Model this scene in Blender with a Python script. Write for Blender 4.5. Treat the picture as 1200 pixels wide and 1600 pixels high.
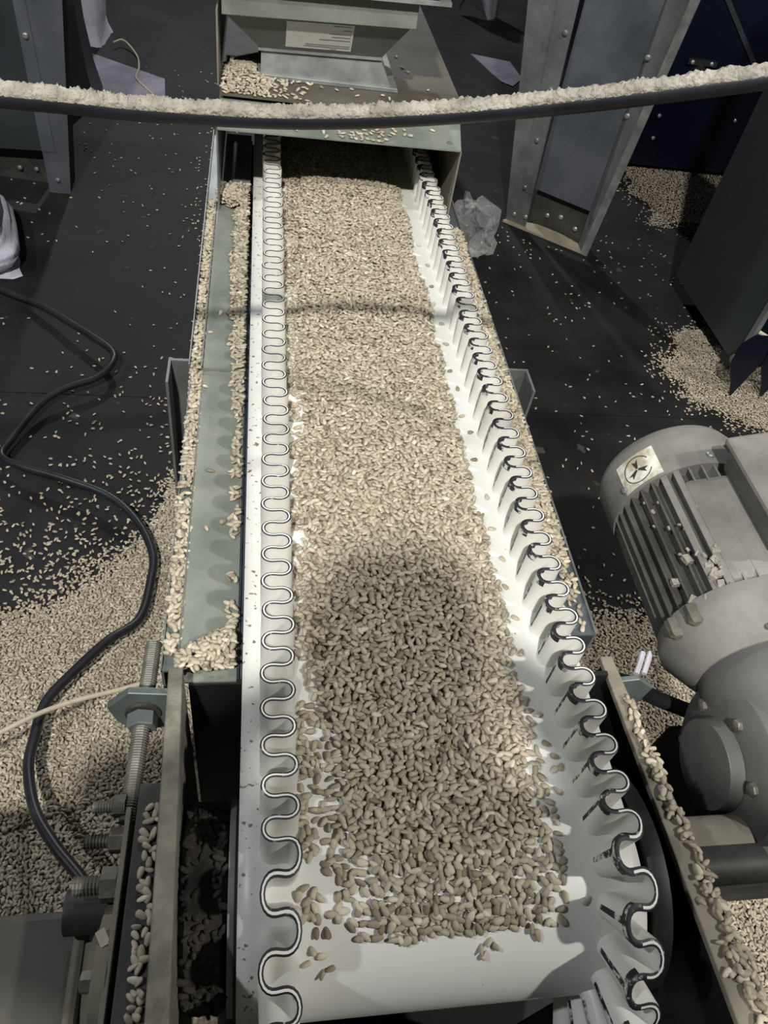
import bpy, math, random
import numpy as np
from mathutils import Vector, Matrix

for o in list(bpy.data.objects):
    bpy.data.objects.remove(o)
SC = bpy.context.scene
COL = SC.collection
random.seed(7)
RNG = np.random.default_rng(11)
ZB = 0.5          # height of the belt surface above the floor

# ------------------------------------------------------------------ camera
cam = bpy.data.cameras.new('camera')
cam.sensor_fit = 'VERTICAL'
cam.sensor_height = 36.0
cam.lens = 36.0 * 1180 / 1600
cam.clip_start = 0.01
cam.dof.use_dof = False
camo = bpy.data.objects.new('camera', cam)
COL.objects.link(camo)
camo.matrix_world = Matrix(((0.985159, -0.0143916, -0.17103982, 0.0),
                            (-0.10220799, 0.75136688, -0.65192126, 0.0),
                            (0.13789585, 0.65972774, 0.73874491, ZB + 0.51),
                            (0, 0, 0, 1)))
SC.camera = camo

# ------------------------------------------------------------------ world, lights, exposure
w = bpy.data.worlds.new('World')
SC.world = w
w.use_nodes = True
w.node_tree.nodes['Background'].inputs[0].default_value = (0.80, 0.88, 1.0, 1)
w.node_tree.nodes['Background'].inputs[1].default_value = 0.022
SC.view_settings.view_transform = 'Standard'
SC.view_settings.look = 'None'
SC.view_settings.gamma = 1.0
SC.view_settings.use_curve_mapping = False
SC.view_settings.exposure = 0.0


def lamp(name, loc, target, power, size, col, spread=180):
    l = bpy.data.lights.new(name, 'AREA')
    l.shape = 'DISK'
    l.size = size
    l.energy = power
    l.color = col
    l.spread = math.radians(spread)
    o = bpy.data.objects.new(name, l)
    COL.objects.link(o)
    o.location = loc
    o.rotation_euler = (Vector(target) - Vector(loc)).to_track_quat('-Z', 'Y').to_euler()
    return o


lamp('hall_lamp_behind', (-0.46, -1.60, 3.45), (0.15, 0.7, ZB), 150, 0.13, (1.0, 0.97, 0.92))
lamp('hall_lamp_right', (2.35, -0.85, 3.45), (0.15, 0.7, ZB), 88, 0.12, (1.0, 0.97, 0.92))
lamp('hall_lamp_left', (-2.35, 0.15, 3.4), (0.0, 0.7, ZB), 42, 0.13, (0.93, 0.97, 1.0))
lamp('hall_lamp_far', (-0.10, 5.6, 3.3), (0.4, 1.3, 0.2), 85, 0.15, (0.95, 0.97, 1.0))


# ------------------------------------------------------------------ materials
def _n(nt, t, **kw):
    n = nt.nodes.new(t)
    for k, v in kw.items():
        setattr(n, k, v)
    return n


def mat(name, c1, c2=None, scale=8.0, rough=0.6, metal=0.0, bump=0.0, bscale=60.0, lo=0.35, hi=0.65,
        spots=None, sscale=60.0, sthr=0.25, rough2=None, spec=0.5, coat=0.0):
    m = bpy.data.materials.new(name)
    m.use_nodes = True
    nt = m.node_tree
    b = nt.nodes['Principled BSDF']
    b.inputs['Roughness'].default_value = rough
    b.inputs['Metallic'].default_value = metal
    b.inputs['Specular IOR Level'].default_value = spec
    b.inputs['Coat Weight'].default_value = coat
    tc = _n(nt, 'ShaderNodeTexCoord')
    out = None
    if c2 is None:
        b.inputs['Base Color'].default_value = (*c1, 1)
    else:
        no = _n(nt, 'ShaderNodeTexNoise')
        no.inputs['Scale'].default_value = scale
        no.inputs['Detail'].default_value = 6
        no.inputs['Roughness'].default_value = 0.62
        nt.links.new(tc.outputs['Object'], no.inputs['Vector'])
        r = _n(nt, 'ShaderNodeValToRGB')
        r.color_ramp.elements[0].position = lo
        r.color_ramp.elements[1].position = hi
        r.color_ramp.elements[0].color = (*c1, 1)
        r.color_ramp.elements[1].color = (*c2, 1)
        nt.links.new(no.outputs['Fac'], r.inputs['Fac'])
        out = r.outputs['Color']
        if rough2 is not None:
            mr = _n(nt, 'ShaderNodeMapRange')
            mr.inputs['From Min'].default_value = lo
            mr.inputs['From Max'].default_value = hi
            mr.inputs['To Min'].default_value = rough
            mr.inputs['To Max'].default_value = rough2
            nt.links.new(no.outputs['Fac'], mr.inputs['Value'])
            nt.links.new(mr.outputs['Result'], b.inputs['Roughness'])
    if spots is not None:
        v = _n(nt, 'ShaderNodeTexNoise')
        v.inputs['Scale'].default_value = sscale
        v.inputs['Detail'].default_value = 3
        nt.links.new(tc.outputs['Object'], v.inputs['Vector'])
        r2 = _n(nt, 'ShaderNodeValToRGB')
        r2.color_ramp.elements[0].position = sthr
        r2.color_ramp.elements[1].position = sthr + 0.05
        r2.color_ramp.elements[0].color = (1, 1, 1, 1)
        r2.color_ramp.elements[1].color = (0, 0, 0, 1)
        nt.links.new(v.outputs['Fac'], r2.inputs['Fac'])
        mx = _n(nt, 'ShaderNodeMix', data_type='RGBA')
        nt.links.new(r2.outputs['Color'], mx.inputs['Factor'])
        if out is not None:
            nt.links.new(out, mx.inputs[6])
        else:
            mx.inputs[6].default_value = (*c1, 1)
        mx.inputs[7].default_value = (*spots, 1)
        out = mx.outputs[2]
    if out is not None:
        nt.links.new(out, b.inputs['Base Color'])
    if bump > 0:
        nb = _n(nt, 'ShaderNodeTexNoise')
        nb.inputs['Scale'].default_value = bscale
        nb.inputs['Detail'].default_value = 5
        nt.links.new(tc.outputs['Object'], nb.inputs['Vector'])
        bp = _n(nt, 'ShaderNodeBump')
        bp.inputs['Strength'].default_value = bump
        bp.inputs['Distance'].default_value = 0.003
        nt.links.new(nb.outputs['Fac'], bp.inputs['Height'])
        nt.links.new(bp.outputs['Normal'], b.inputs['Normal'])
    return m


def seed_mat(name, from_attr):
    m = bpy.data.materials.new(name)
    m.use_nodes = True
    nt = m.node_tree
    b = nt.nodes['Principled BSDF']
    b.inputs['Roughness'].default_value = 0.55
    b.inputs['Specular IOR Level'].default_value = 0.35
    if from_attr:
        a = _n(nt, 'ShaderNodeAttribute', attribute_name='tone')
        fac = a.outputs['Fac']
    else:
        a = _n(nt, 'ShaderNodeObjectInfo')
        fac = a.outputs['Random']
    r = _n(nt, 'ShaderNodeValToRGB')
    cr = r.color_ramp
    cr.elements[0].position = 0.0
    cr.elements[0].color = (0.20, 0.168, 0.115, 1)
    cr.elements[1].position = 1.0
    cr.elements[1].color = (0.66, 0.595, 0.475, 1)
    for p, c in ((0.14, (0.30, 0.257, 0.185, 1)), (0.5, (0.42, 0.37, 0.28, 1)), (0.85, (0.53, 0.475, 0.37, 1))):
        e = cr.elements.new(p)
        e.color = c
    nt.links.new(fac, r.inputs['Fac'])
    tc = _n(nt, 'ShaderNodeTexCoord')
    no = _n(nt, 'ShaderNodeTexNoise')
    no.inputs['Scale'].default_value = 260
    nt.links.new(tc.outputs['Object'], no.inputs['Vector'])
    mr = _n(nt, 'ShaderNodeMapRange')
    mr.inputs['To Min'].default_value = 0.8
    mr.inputs['To Max'].default_value = 1.15
    nt.links.new(no.outputs['Fac'], mr.inputs['Value'])
    vm = _n(nt, 'ShaderNodeVectorMath', operation='SCALE')
    nt.links.new(r.outputs['Color'], vm.inputs[0])
    nt.links.new(mr.outputs['Result'], vm.inputs['Scale'])
    nt.links.new(vm.outputs['Vector'], b.inputs['Base Color'])
    return m


M = {}
M['floor'] = mat('black_floor', (0.006, 0.0061, 0.0068), (0.025, 0.0242, 0.0245), scale=5, rough=0.62, rough2=0.8, spec=0.22, bump=0.25, bscale=30,
                 lo=0.3, hi=0.75, spots=(0.06, 0.055, 0.05), sscale=22, sthr=0.27)
M['seam'] = mat('floor_joint', (0.006, 0.006, 0.006), rough=0.9)
M['wall'] = mat('dark_wall', (0.02, 0.02, 0.022), (0.035, 0.035, 0.035), scale=2, rough=0.8)
M['galv'] = mat('galvanised_steel', (0.125, 0.14, 0.132), (0.20, 0.215, 0.205), scale=14, rough=0.42, rough2=0.55, metal=0.35, bump=0.05, bscale=80)
M['galv_tray'] = mat('dusty_galvanised_tray', (0.17, 0.19, 0.165), (0.25, 0.27, 0.235), scale=18, rough=0.5, rough2=0.62, metal=0.2, bump=0.05,
                     bscale=90, spots=(0.12, 0.12, 0.10), sscale=50, sthr=0.24)
M['galv_blue'] = mat('bluish_sheet_steel', (0.12, 0.135, 0.155), (0.175, 0.19, 0.215), scale=6, rough=0.33, rough2=0.5, metal=0.55)
M['galv_bright'] = mat('bright_sheet_steel', (0.22, 0.235, 0.23), (0.34, 0.355, 0.345), scale=25, rough=0.36, rough2=0.55, metal=0.45, bump=0.08)
M['strip_blue'] = mat('blue_grey_strip', (0.05, 0.065, 0.09), (0.10, 0.12, 0.15), scale=30, rough=0.45, metal=0.3)
M['dusty_steel'] = mat('dusty_steel_plate', (0.09, 0.085, 0.068), (0.21, 0.20, 0.16), scale=35, rough=0.8, metal=0.05, bump=0.5, bscale=220)
M['olive_steel'] = mat('dusty_olive_plate', (0.16, 0.145, 0.11), (0.24, 0.22, 0.17), scale=20, rough=0.75, bump=0.15, bscale=200)
M['olive_dark'] = mat('dark_olive_plate', (0.06, 0.055, 0.042), (0.11, 0.10, 0.078), scale=14, rough=0.7, bump=0.15, bscale=200)
M['dark_steel'] = mat('dark_steel', (0.035, 0.035, 0.033), (0.075, 0.072, 0.065), scale=20, rough=0.6, metal=0.3, bump=0.1)
M['thread'] = mat('dull_threaded_steel', (0.12, 0.115, 0.10), (0.24, 0.23, 0.20), scale=60, rough=0.55, metal=0.5)
M['zinc'] = mat('zinc_plated_steel', (0.15, 0.18, 0.17), (0.22, 0.25, 0.24), scale=30, rough=0.4, metal=0.5)
M['black'] = mat('black_rubber_and_shade', (0.008, 0.008, 0.009), (0.016, 0.016, 0.016), scale=20, rough=0.55)
M['crust_and_shade'] = mat('caked_dirt_and_shade', (0.006, 0.006, 0.005), (0.05, 0.043, 0.033), scale=45, rough=0.95, bump=1.0, bscale=120)
M['cable'] = mat('black_cable', (0.010, 0.010, 0.013), (0.02, 0.02, 0.025), scale=20, rough=0.42)
M['dust'] = mat('pale_flour_dust', (0.22, 0.205, 0.172), (0.40, 0.375, 0.32), scale=60, rough=1.0, bump=1.0, bscale=300, spec=0.1)
M['motor'] = mat('dusty_grey_motor', (0.14, 0.135, 0.125), (0.235, 0.225, 0.205), scale=16, rough=0.75, bump=0.12, bscale=150)
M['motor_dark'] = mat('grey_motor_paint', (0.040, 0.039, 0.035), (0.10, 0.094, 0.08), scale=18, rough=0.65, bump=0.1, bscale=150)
M['gearbox'] = mat('grey_gearbox_paint', (0.075, 0.075, 0.07), (0.12, 0.117, 0.11), scale=10, rough=0.6, bump=0.08, bscale=150)
M['brownbox'] = mat('brown_grey_housing', (0.045, 0.042, 0.034), (0.065, 0.06, 0.05), scale=8, rough=0.5, spots=(0.3, 0.28, 0.24), sscale=160, sthr=0.2)
M['paper'] = mat('white_sticker', (0.72, 0.71, 0.66), (0.80, 0.79, 0.75), scale=40, rough=0.6)
M['paper_dirty'] = mat('dirty_sticker', (0.40, 0.37, 0.26), (0.78, 0.77, 0.70), scale=45, rough=0.7, lo=0.4, hi=0.58)
M['ink'] = mat('dark_ink', (0.03, 0.03, 0.025), rough=0.7)
M['ink_grey'] = mat('grey_print', (0.25, 0.25, 0.24), rough=0.7)
M['navy'] = mat('navy_paint', (0.0015, 0.0025, 0.009), (0.0025, 0.0042, 0.013), scale=6, rough=0.35)
M['dark_cab'] = mat('black_brown_paint', (0.012, 0.010, 0.008), (0.022, 0.018, 0.015), scale=6, rough=0.6)
M['panel_dark'] = mat('dark_grey_panel', (0.030, 0.036, 0.040), (0.045, 0.052, 0.055), scale=4, rough=0.45, metal=0.2)
M['sack'] = mat('white_woven_sack', (0.52, 0.51, 0.60), (0.68, 0.67, 0.76), scale=25, rough=0.7, bump=0.3, bscale=180)
M['sheet'] = mat('lilac_grey_sheet', (0.17, 0.16, 0.20), (0.25, 0.235, 0.28), scale=12, rough=0.8)
M['twine'] = mat('beige_cord', (0.42, 0.36, 0.27), (0.52, 0.46, 0.36), scale=60, rough=0.8)
M['white_wire'] = mat('white_wire', (0.62, 0.60, 0.66), rough=0.5)
M['floor_dust'] = mat('packed_dust', (0.30, 0.27, 0.19), (0.40, 0.36, 0.26), scale=30, rough=0.95, bump=0.3)
M['under_seed'] = mat('kernel_bed', (0.10, 0.08, 0.055), (0.34, 0.29, 0.21), scale=170, rough=0.9, bump=1.0, bscale=170)
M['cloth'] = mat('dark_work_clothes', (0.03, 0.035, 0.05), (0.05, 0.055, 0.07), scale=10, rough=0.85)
M['seed'] = seed_mat('sunflower_kernel', True)
M['seed_one'] = seed_mat('sunflower_kernel_single', False)


def plastic_mat():
    m = mat('clear_crumpled_plastic', (0.75, 0.75, 0.75), rough=0.12)
    b = m.node_tree.nodes['Principled BSDF']
    b.inputs['Alpha'].default_value = 0.16
    return m


M['plastic'] = plastic_mat()


def belt_mat():
    """white polyurethane with crumbs and smears, denser on the outer margin beyond the left sidewall"""
    m = bpy.data.materials.new('white_belt')
    m.use_nodes = True
    nt = m.node_tree
    b = nt.nodes['Principled BSDF']
    b.inputs['Roughness'].default_value = 0.38
    tc = _n(nt, 'ShaderNodeTexCoord')
    no = _n(nt, 'ShaderNodeTexNoise')
    no.inputs['Scale'].default_value = 9
    no.inputs['Detail'].default_value = 5
    nt.links.new(tc.outputs['Object'], no.inputs['Vector'])
    r = _n(nt, 'ShaderNodeValToRGB')
    r.color_ramp.elements[0].position = 0.3
    r.color_ramp.elements[1].position = 0.7
    r.color_ramp.elements[0].color = (0.70, 0.70, 0.65, 1)
    r.color_ramp.elements[1].color = (0.79, 0.79, 0.755, 1)
    nt.links.new(no.outputs['Fac'], r.inputs['Fac'])
    sp = _n(nt, 'ShaderNodeSeparateXYZ')
    nt.links.new(tc.outputs['Object'], sp.inputs['Vector'])
    mr = _n(nt, 'ShaderNodeMapRange')
    mr.inputs['From Min'].default_value = 0.004
    mr.inputs['From Max'].default_value = 0.012
    mr.inputs['To Min'].default_value = 0.375
    mr.inputs['To Max'].default_value = 0.24
    nt.links.new(sp.outputs['X'], mr.inputs['Value'])
    n2 = _n(nt, 'ShaderNodeTexNoise')
    n2.inputs['Scale'].default_value = 190
    n2.inputs['Detail'].default_value = 2.5
    nt.links.new(tc.outputs['Object'], n2.inputs['Vector'])
    lt = _n(nt, 'ShaderNodeMath', operation='SUBTRACT')
    nt.links.new(mr.outputs['Result'], lt.inputs[0])
    nt.links.new(n2.outputs['Fac'], lt.inputs[1])
    m2 = _n(nt, 'ShaderNodeMapRange')
    m2.inputs['From Min'].default_value = 0.0
    m2.inputs['From Max'].default_value = 0.03
    nt.links.new(lt.outputs[0], m2.inputs['Value'])
    mx = _n(nt, 'ShaderNodeMix', data_type='RGBA')
    nt.links.new(m2.outputs['Result'], mx.inputs['Factor'])
    nt.links.new(r.outputs['Color'], mx.inputs[6])
    mx.inputs[7].default_value = (0.20, 0.18, 0.14, 1)
    nt.links.new(mx.outputs[2], b.inputs['Base Color'])
    return m


M['belt'] = belt_mat()
M['sidewall'] = mat('white_sidewall', (0.70, 0.70, 0.65), (0.79, 0.785, 0.74), scale=22, rough=0.4)
M['edge'] = mat('worn_black_edge_and_shade', (0.012, 0.012, 0.016), (0.55, 0.55, 0.53), scale=170, rough=0.6, lo=0.60, hi=0.72)
M['smear'] = mat('black_smear_on_white', (0.015, 0.015, 0.02), (0.70, 0.70, 0.67), scale=130, rough=0.6, lo=0.50, hi=0.58)


# ------------------------------------------------------------------ mesh helpers
class MB:
    def __init__(s):
        s.v, s.f, s.mi = [], [], []

    def add(s, vs, fs, mi=0):
        n = len(s.v)
        s.v += [tuple(p) for p in vs]
        s.f += [tuple(i + n for i in f) for f in fs]
        s.mi += [mi] * len(fs)
        return s

    def box(s, a, b, mi=0, rot=None, piv=None):
        x0, y0, z0 = a
        x1, y1, z1 = b
        vs = [Vector(p) for p in ((x0, y0, z0), (x1, y0, z0), (x1, y1, z0), (x0, y1, z0), (x0, y0, z1), (x1, y0, z1), (x1, y1, z1), (x0, y1, z1))]
        if rot is not None:
            piv = Vector(piv) if piv is not None else Vector(((x0 + x1) / 2, (y0 + y1) / 2, (z0 + z1) / 2))
            vs = [rot @ (p - piv) + piv for p in vs]
        return s.add(vs, [(3, 2, 1, 0), (4, 5, 6, 7), (0, 1, 5, 4), (1, 2, 6, 5), (2, 3, 7, 6), (3, 0, 4, 7)], mi)

    def hexa(s, bot, top, mi=0):
        """eight corners: bottom ring of four, top ring of four (counter-clockwise from above)"""
        return s.add(list(bot) + list(top), [(3, 2, 1, 0), (4, 5, 6, 7), (0, 1, 5, 4), (1, 2, 6, 5), (2, 3, 7, 6), (3, 0, 4, 7)], mi)

    def prism(s, ring, vec, mi=0):
        n = len(ring)
        vec = Vector(vec)
        a = [Vector(p) for p in ring]
        b = [p + vec for p in a]
        fs = [tuple(range(n))[::-1], tuple(range(n, 2 * n))] + [(i, (i + 1) % n, n + (i + 1) % n, n + i) for i in range(n)]
        return s.add(a + b, fs, mi)

    def lathe(s, p0, axis, prof, seg=20, mi=0, ref=None, phase=0.0):
        """prof: list of (distance along axis, radius)"""
        p0, ax = Vector(p0), Vector(axis).normalized()
        u = Vector(ref) if ref is not None else (Vector((0, 0, 1)) if abs(ax.z) < 0.9 else Vector((1, 0, 0)))
        u = (u - ax * u.dot(ax)).normalized()
        v = ax.cross(u)
        vs, fs = [], []
        for d, r in prof:
            for k in range(seg):
                a = 2 * math.pi * k / seg + phase
                vs.append(p0 + ax * d + (u * math.cos(a) + v * math.sin(a)) * r)
        for i in range(len(prof) - 1):
            for k in range(seg):
                k2 = (k + 1) % seg
                fs.append((i * seg + k, i * seg + k2, (i + 1) * seg + k2, (i + 1) * seg + k))
        fs.append(tuple(range(seg))[::-1])
        fs.append(tuple((len(prof) - 1) * seg + k for k in range(seg)))
        return s.add(vs, fs, mi)

    def cyl(s, p0, p1, r, seg=16, mi=0, phase=0.0):
        d = Vector(p1) - Vector(p0)
        return s.lathe(p0, d, [(0, r), (d.length, r)], seg, mi, phase=phase)

    def tube(s, pts, r, seg=8, mi=0, close=True):
        pts = [Vector(p) for p in pts]
        n = len(pts)
        rs = r if isinstance(r, (list, tuple)) else [r] * n
        vs, fs = [], []
        prev = None
        for i, p in enumerate(pts):
            t = (pts[min(i + 1, n - 1)] - pts[max(i - 1, 0)]).normalized()
            u = Vector((0, 0, 1)) - t * t.z if prev is None else prev - t * prev.dot(t)
            if u.length < 1e-4:
                u = Vector((1, 0, 0)) - t * t.x
            u.normalize()
            prev = u
            v = t.cross(u)
            for k in range(seg):
                a = 2 * math.pi * k / seg
                vs.append(p + (u * math.cos(a) + v * math.sin(a)) * rs[i])
        for i in range(n - 1):
            for k in range(seg):
                k2 = (k + 1) % seg
                fs.append((i * seg + k, i * seg + k2, (i + 1) * seg + k2, (i + 1) * seg + k))
        fs.append(tuple(range(seg))[::-1])
        fs.append(tuple((n - 1) * seg + k for k in range(seg)))
        return s.add(vs, fs, mi)

    def build(s, name, mats, parent=None, smooth=False, bevel=0.0, auto=None):
        me = bpy.data.meshes.new(name)
        me.from_pydata(s.v, [], s.f)
        if not isinstance(mats, (list, tuple)):
            mats = [mats]
        for m in mats:
            me.materials.append(m)
        if len(mats) > 1:
            me.polygons.foreach_set('material_index', s.mi)
        if smooth:
            me.polygons.foreach_set('use_smooth', [True] * len(me.polygons))
        me.update()
        o = bpy.data.objects.new(name, me)
        COL.objects.link(o)
        if parent is not None:
            o.parent = parent
            o.matrix_parent_inverse = Matrix.Translation(-parent_loc(parent))
        if bevel > 0:
            b = o.modifiers.new('bevel', 'BEVEL')
            b.width = bevel
            b.segments = 2
            b.limit_method = 'ANGLE'
        if smooth:
            e = o.modifiers.new('split', 'EDGE_SPLIT')
            e.split_angle = math.radians(auto or 40)
        return o


def parent_loc(p):
    q = Vector(p.location)
    while p.parent is not None:
        break
    return q if p.type == 'EMPTY' else Vector((0, 0, 0))


def empty(name, loc, label, cat, group=None):
    o = bpy.data.objects.new(name, None)
    COL.objects.link(o)
    o.location = loc
    o.empty_display_size = 0.05
    tag(o, label, cat, group)
    return o


def tag(o, label, cat, group=None, kind=None):
    o['label'] = label
    o['category'] = cat
    if group:
        o['group'] = group
    if kind:
        o['kind'] = kind
    return o


def catmull(pts, n=8):
    pts = [np.array(p, float) for p in pts]
    P = [2 * pts[0] - pts[1]] + pts + [2 * pts[-1] - pts[-2]]
    out = []
    for i in range(1, len(P) - 2):
        for k in range(n):
            t = k / n
            a, b, c, d = P[i - 1], P[i], P[i + 1], P[i + 2]
            out.append(0.5 * (2 * b + (c - a) * t + (2 * a - 5 * b + 4 * c - d) * t * t + (3 * b - a - 3 * c + d) * t ** 3))
    out.append(P[-2])
    return out


def vnoise(x, y, seed=0):
    """smooth value noise on numpy arrays, range 0..1"""
    x = np.asarray(x, float)
    y = np.asarray(y, float)
    xi, yi = np.floor(x).astype(int), np.floor(y).astype(int)
    fx, fy = x - xi, y - yi
    fx = fx * fx * (3 - 2 * fx)
    fy = fy * fy * (3 - 2 * fy)

    def h(a, b):
        q = np.sin(a * 127.1 + b * 311.7 + seed * 74.7) * 43758.5453
        return q - np.floor(q)
    return (h(xi, yi) * (1 - fx) + h(xi + 1, yi) * fx) * (1 - fy) + (h(xi, yi + 1) * (1 - fx) + h(xi + 1, yi + 1) * fx) * fy


# ------------------------------------------------------------------ setting: floor and back wall
flo = MB().box((-4, -4, -0.06), (5, 8, -0.012)).build('floor', M['seam'])
flo['kind'] = 'structure'
SEAM = 1.182
xs = [-4, -2.3, 0.02, 2.34, 5]
ys = [-4, -1.3, SEAM, 3.66, 8]
for i in range(4):
    for j in range(4):
        MB().box((xs[i] + 0.0012, ys[j] + 0.0012, -0.012), (xs[i + 1] - 0.0012, ys[j + 1] - 0.0012, 0.0)).build('floor_panel', M['floor'], flo)
wb = MB().box((-4, 8, 0), (5, 8.1, 4.2)).build('wall_back', M['wall'])
wb['kind'] = 'structure'

# ------------------------------------------------------------------ belt geometry
Y0, RD = 0.151, 0.075          # where the belt starts to bend round the head drum, and its radius
PITCH = 0.0262


def bpos(x, s, h):
    if s >= 0:
        return (x, Y0 + s, ZB + h)
    a = -s / RD
    return (x, Y0 - (RD + h) * math.sin(a), ZB - RD + (RD + h) * math.cos(a))


belt = empty('conveyor_belt', (0.12, 0.6, ZB - 0.16), 'white conveyor belt with corrugated sidewalls carrying the sunflower kernels', 'conveyor belt')
S_END = 1.30
ss = list(np.linspace(-2.3 * RD, 0, 28)) + list(np.linspace(0.02, S_END, 60))
bm_ = MB()
xsb = [-0.006, 0.004, 0.012, 0.035, 0.13, 0.225, 0.255, 0.262]
vs, fs = [], []
for s in ss:
    for x in xsb:
        vs.append(bpos(x, s, 0))
nx = len(xsb)
for i in range(len(ss) - 1):
    for k in range(nx - 1):
        fs.append((i * nx + k, i * nx + k + 1, (i + 1) * nx + k + 1, (i + 1) * nx + k))
bm_.add(vs, fs)
o = bm_.build('belt_sheet', M['belt'], belt, smooth=True)
sol = o.modifiers.new('thick', 'SOLIDIFY')
sol.thickness = 0.003
sol.offset = -1


def wave_path(s0, s1, phase, omega, amp):
    """sine-generated meander sampled along the belt: (x offset, s)"""
    n = 24
    t = np.arange(0, 1, 1 / 960.0)
    th = omega * np.cos(2 * np.pi * t)
    sx, cs = np.sin(th), np.cos(th)
    X = np.cumsum(sx)
    S = np.cumsum(cs)
    X -= (X.max() + X.min()) / 2
    X *= amp / X.max()
    L = S[-1] + cs[0]
    S = S / L * PITCH
    idx = (np.arange(n) * (960 // n))
    imx = int(np.argmax(X))
    out = []
    k0 = int(math.floor((s0 - phase) / PITCH)) - 1
    k1 = int(math.ceil((s1 - phase) / PITCH)) + 1
    for k in range(k0, k1):
        for i in idx:
            s = phase + k * PITCH + S[i] - S[imx]
            if s0 <= s <= s1 or True:
                out.append((X[i], s))
    return [p for p in out if s0 - 0.01 <= p[1] <= s1]


def sidewall(xc, sgn, phase, seed):
    path = wave_path(-2.15 * RD, S_END, phase, math.radians(96), 0.0108)
    n = len(path)
    TH = 0.0016
    H = 0.040
    P = np.array(path)
    d = np.gradient(P, axis=0)
    d /= np.linalg.norm(d, axis=1)[:, None]
    nrm = np.stack([d[:, 1], -d[:, 0]], 1)
    sag = (vnoise(P[:, 1] * 25, P[:, 1] * 0 + seed, seed) - 0.5) * 0.0025
    # column list across the section: (offset across thickness, height)
    sec = [(-1.35, 0.0), (-1.0, 0.004), (-1.0, 0.020), (-1.0, H - 0.0055), (-1.0, H), (-0.35, H + 0.0006), (0.35, H + 0.0006), (1.0, H), (1.0, H - 0.0035), (1.0, 0.020), (1.0, 0.004), (1.35, 0.0)]
    mis = [0, 0, 0, 2 if sgn > 0 else 0, 1, 0, 1, 0, 0, 0, 0]
    if sgn > 0:
        mis[3], mis[7] = 0, 0
    vs, fs, mi = [], [], []
    m = len(sec)
    for i in range(n):
        for (o_, h) in sec:
            f = h / H
            lean = sag[i] * f
            x = xc + sgn * P[i, 0] + sgn * nrm[i, 0] * TH * o_ + lean
            s = P[i, 1] + nrm[i, 1] * TH * o_
            vs.append(bpos(x, s, h))
    for i in range(n - 1):
        inner = (P[i, 0] < -0.0055)
        for k in range(m - 1):
            q = (i * m + k, i * m + k + 1, (i + 1) * m + k + 1, (i + 1) * m + k)
            fs.append(q if sgn > 0 else q[::-1])
            mm = mis[k]
            if sgn > 0 and inner and k in (3, 7):
                mm = 2
            if sgn > 0 and P[i, 0] < -0.002 and k in (4, 5, 6):  # black rim widened on inner arcs, painting in the pocket shading
                mm = 1
            if sgn > 0 and P[i, 0] < P[max(i - 1, 0), 0] and P[min(i + 1, n - 1), 0] >= P[i, 0] and k in (1, 2):
                mm = 2
            mi.append(mm)
    b = MB()
    b.v, b.f, b.mi = vs, fs, mi
    o = b.build('sidewall', [M['sidewall'], M['edge'], M['smear']], belt, smooth=True, auto=50)
    return o


# left: lobes pointing left (outwards) ; right: lobes pointing right
sl = sidewall(0.0195, -1, 0.186 - Y0, 1)
sl['label'] = 'corrugated white sidewall along the left belt edge with thin black rim'
sr = sidewall(0.2395, 1, 0.178 - Y0, 5)
sr['label'] = 'corrugated white sidewall along the right belt edge with smudged, shade-darkened black rim'

# ------------------------------------------------------------------ head drum
drum = empty('head_drum', (0.13, Y0, ZB - 0.25), 'black head drum turning inside the near end of the belt', 'drum')
zc = ZB - RD
MB().lathe((-0.008, Y0, zc), (1, 0, 0), [(0, 0.02), (0, RD - 0.004), (0.272, RD - 0.004), (0.272, 0.02)], 40).build('drum_shell', M['black'], drum, smooth=True)
MB().lathe((-0.042, Y0, zc), (1, 0, 0), [(0, 0.014), (0, 0.060), (0.004, 0.066), (0.026, 0.066), (0.030, 0.060), (0.030, 0.014)], 36).build('end_disc', M['crust_and_shade'], drum, smooth=True)
MB().lathe((-0.012, Y0, zc), (1, 0, 0), [(0, 0.02), (0, 0.069), (0.004, 0.069), (0.004, 0.02)], 36).build('rim_ring', M['galv_bright'], drum, smooth=True)
MB().lathe((0.266, Y0, zc), (1, 0, 0), [(0, 0.014), (0, 0.078), (0.003, 0.080), (0.012, 0.080), (0.015, 0.07), (0.015, 0.014)], 40).build('end_disc', M['black'], drum, smooth=True)
MB().cyl((-0.12, Y0, zc), (0.40, Y0, zc), 0.0145, 20).build('shaft', M['dark_steel'], drum, smooth=True)

# ------------------------------------------------------------------ conveyor frame
fr = empty('belt_conveyor', (0.12, 0.7, 0), 'galvanised conveyor frame with side trays and dusty head plates around the belt', 'conveyor frame')
zt = ZB - 0.014
# left tray, two overlapping plates
MB().box((-0.0545, 0.289, zt - 0.002), (-0.0105, 0.672, zt)).build('tray_plate', M['galv_tray'], fr)
MB().box((-0.0545, 0.660, zt + 0.0005), (-0.0105, 1.25, zt + 0.004)).build('tray_plate', M['galv_tray'], fr)
MB().box((-0.067, 0.300, zt - 0.004), (-0.0545, 0.664, zt - 0.002)).box((-0.0672, 0.300, zt - 0.004), (-0.0662, 0.664, zt + 0.002)) \
    .box((-0.0552, 0.300, zt - 0.002), (-0.0542, 0.664, zt + 0.0015)).build('edge_flange', M['galv'], fr)
MB().box((-0.069, 0.660, zt - 0.003), (-0.0565, 1.25, zt)).box((-0.0695, 0.660, zt - 0.003), (-0.0682, 1.25, zt + 0.008)) \
    .box((-0.0565, 0.660, zt), (-0.0553, 1.25, zt + 0.0065)).build('edge_flange', M['galv'], fr)
MB().box((-0.067, 0.30, zt - 0.12), (-0.065, 1.40, zt - 0.0045)).build('side_skirt', M['galv'], fr)
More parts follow.
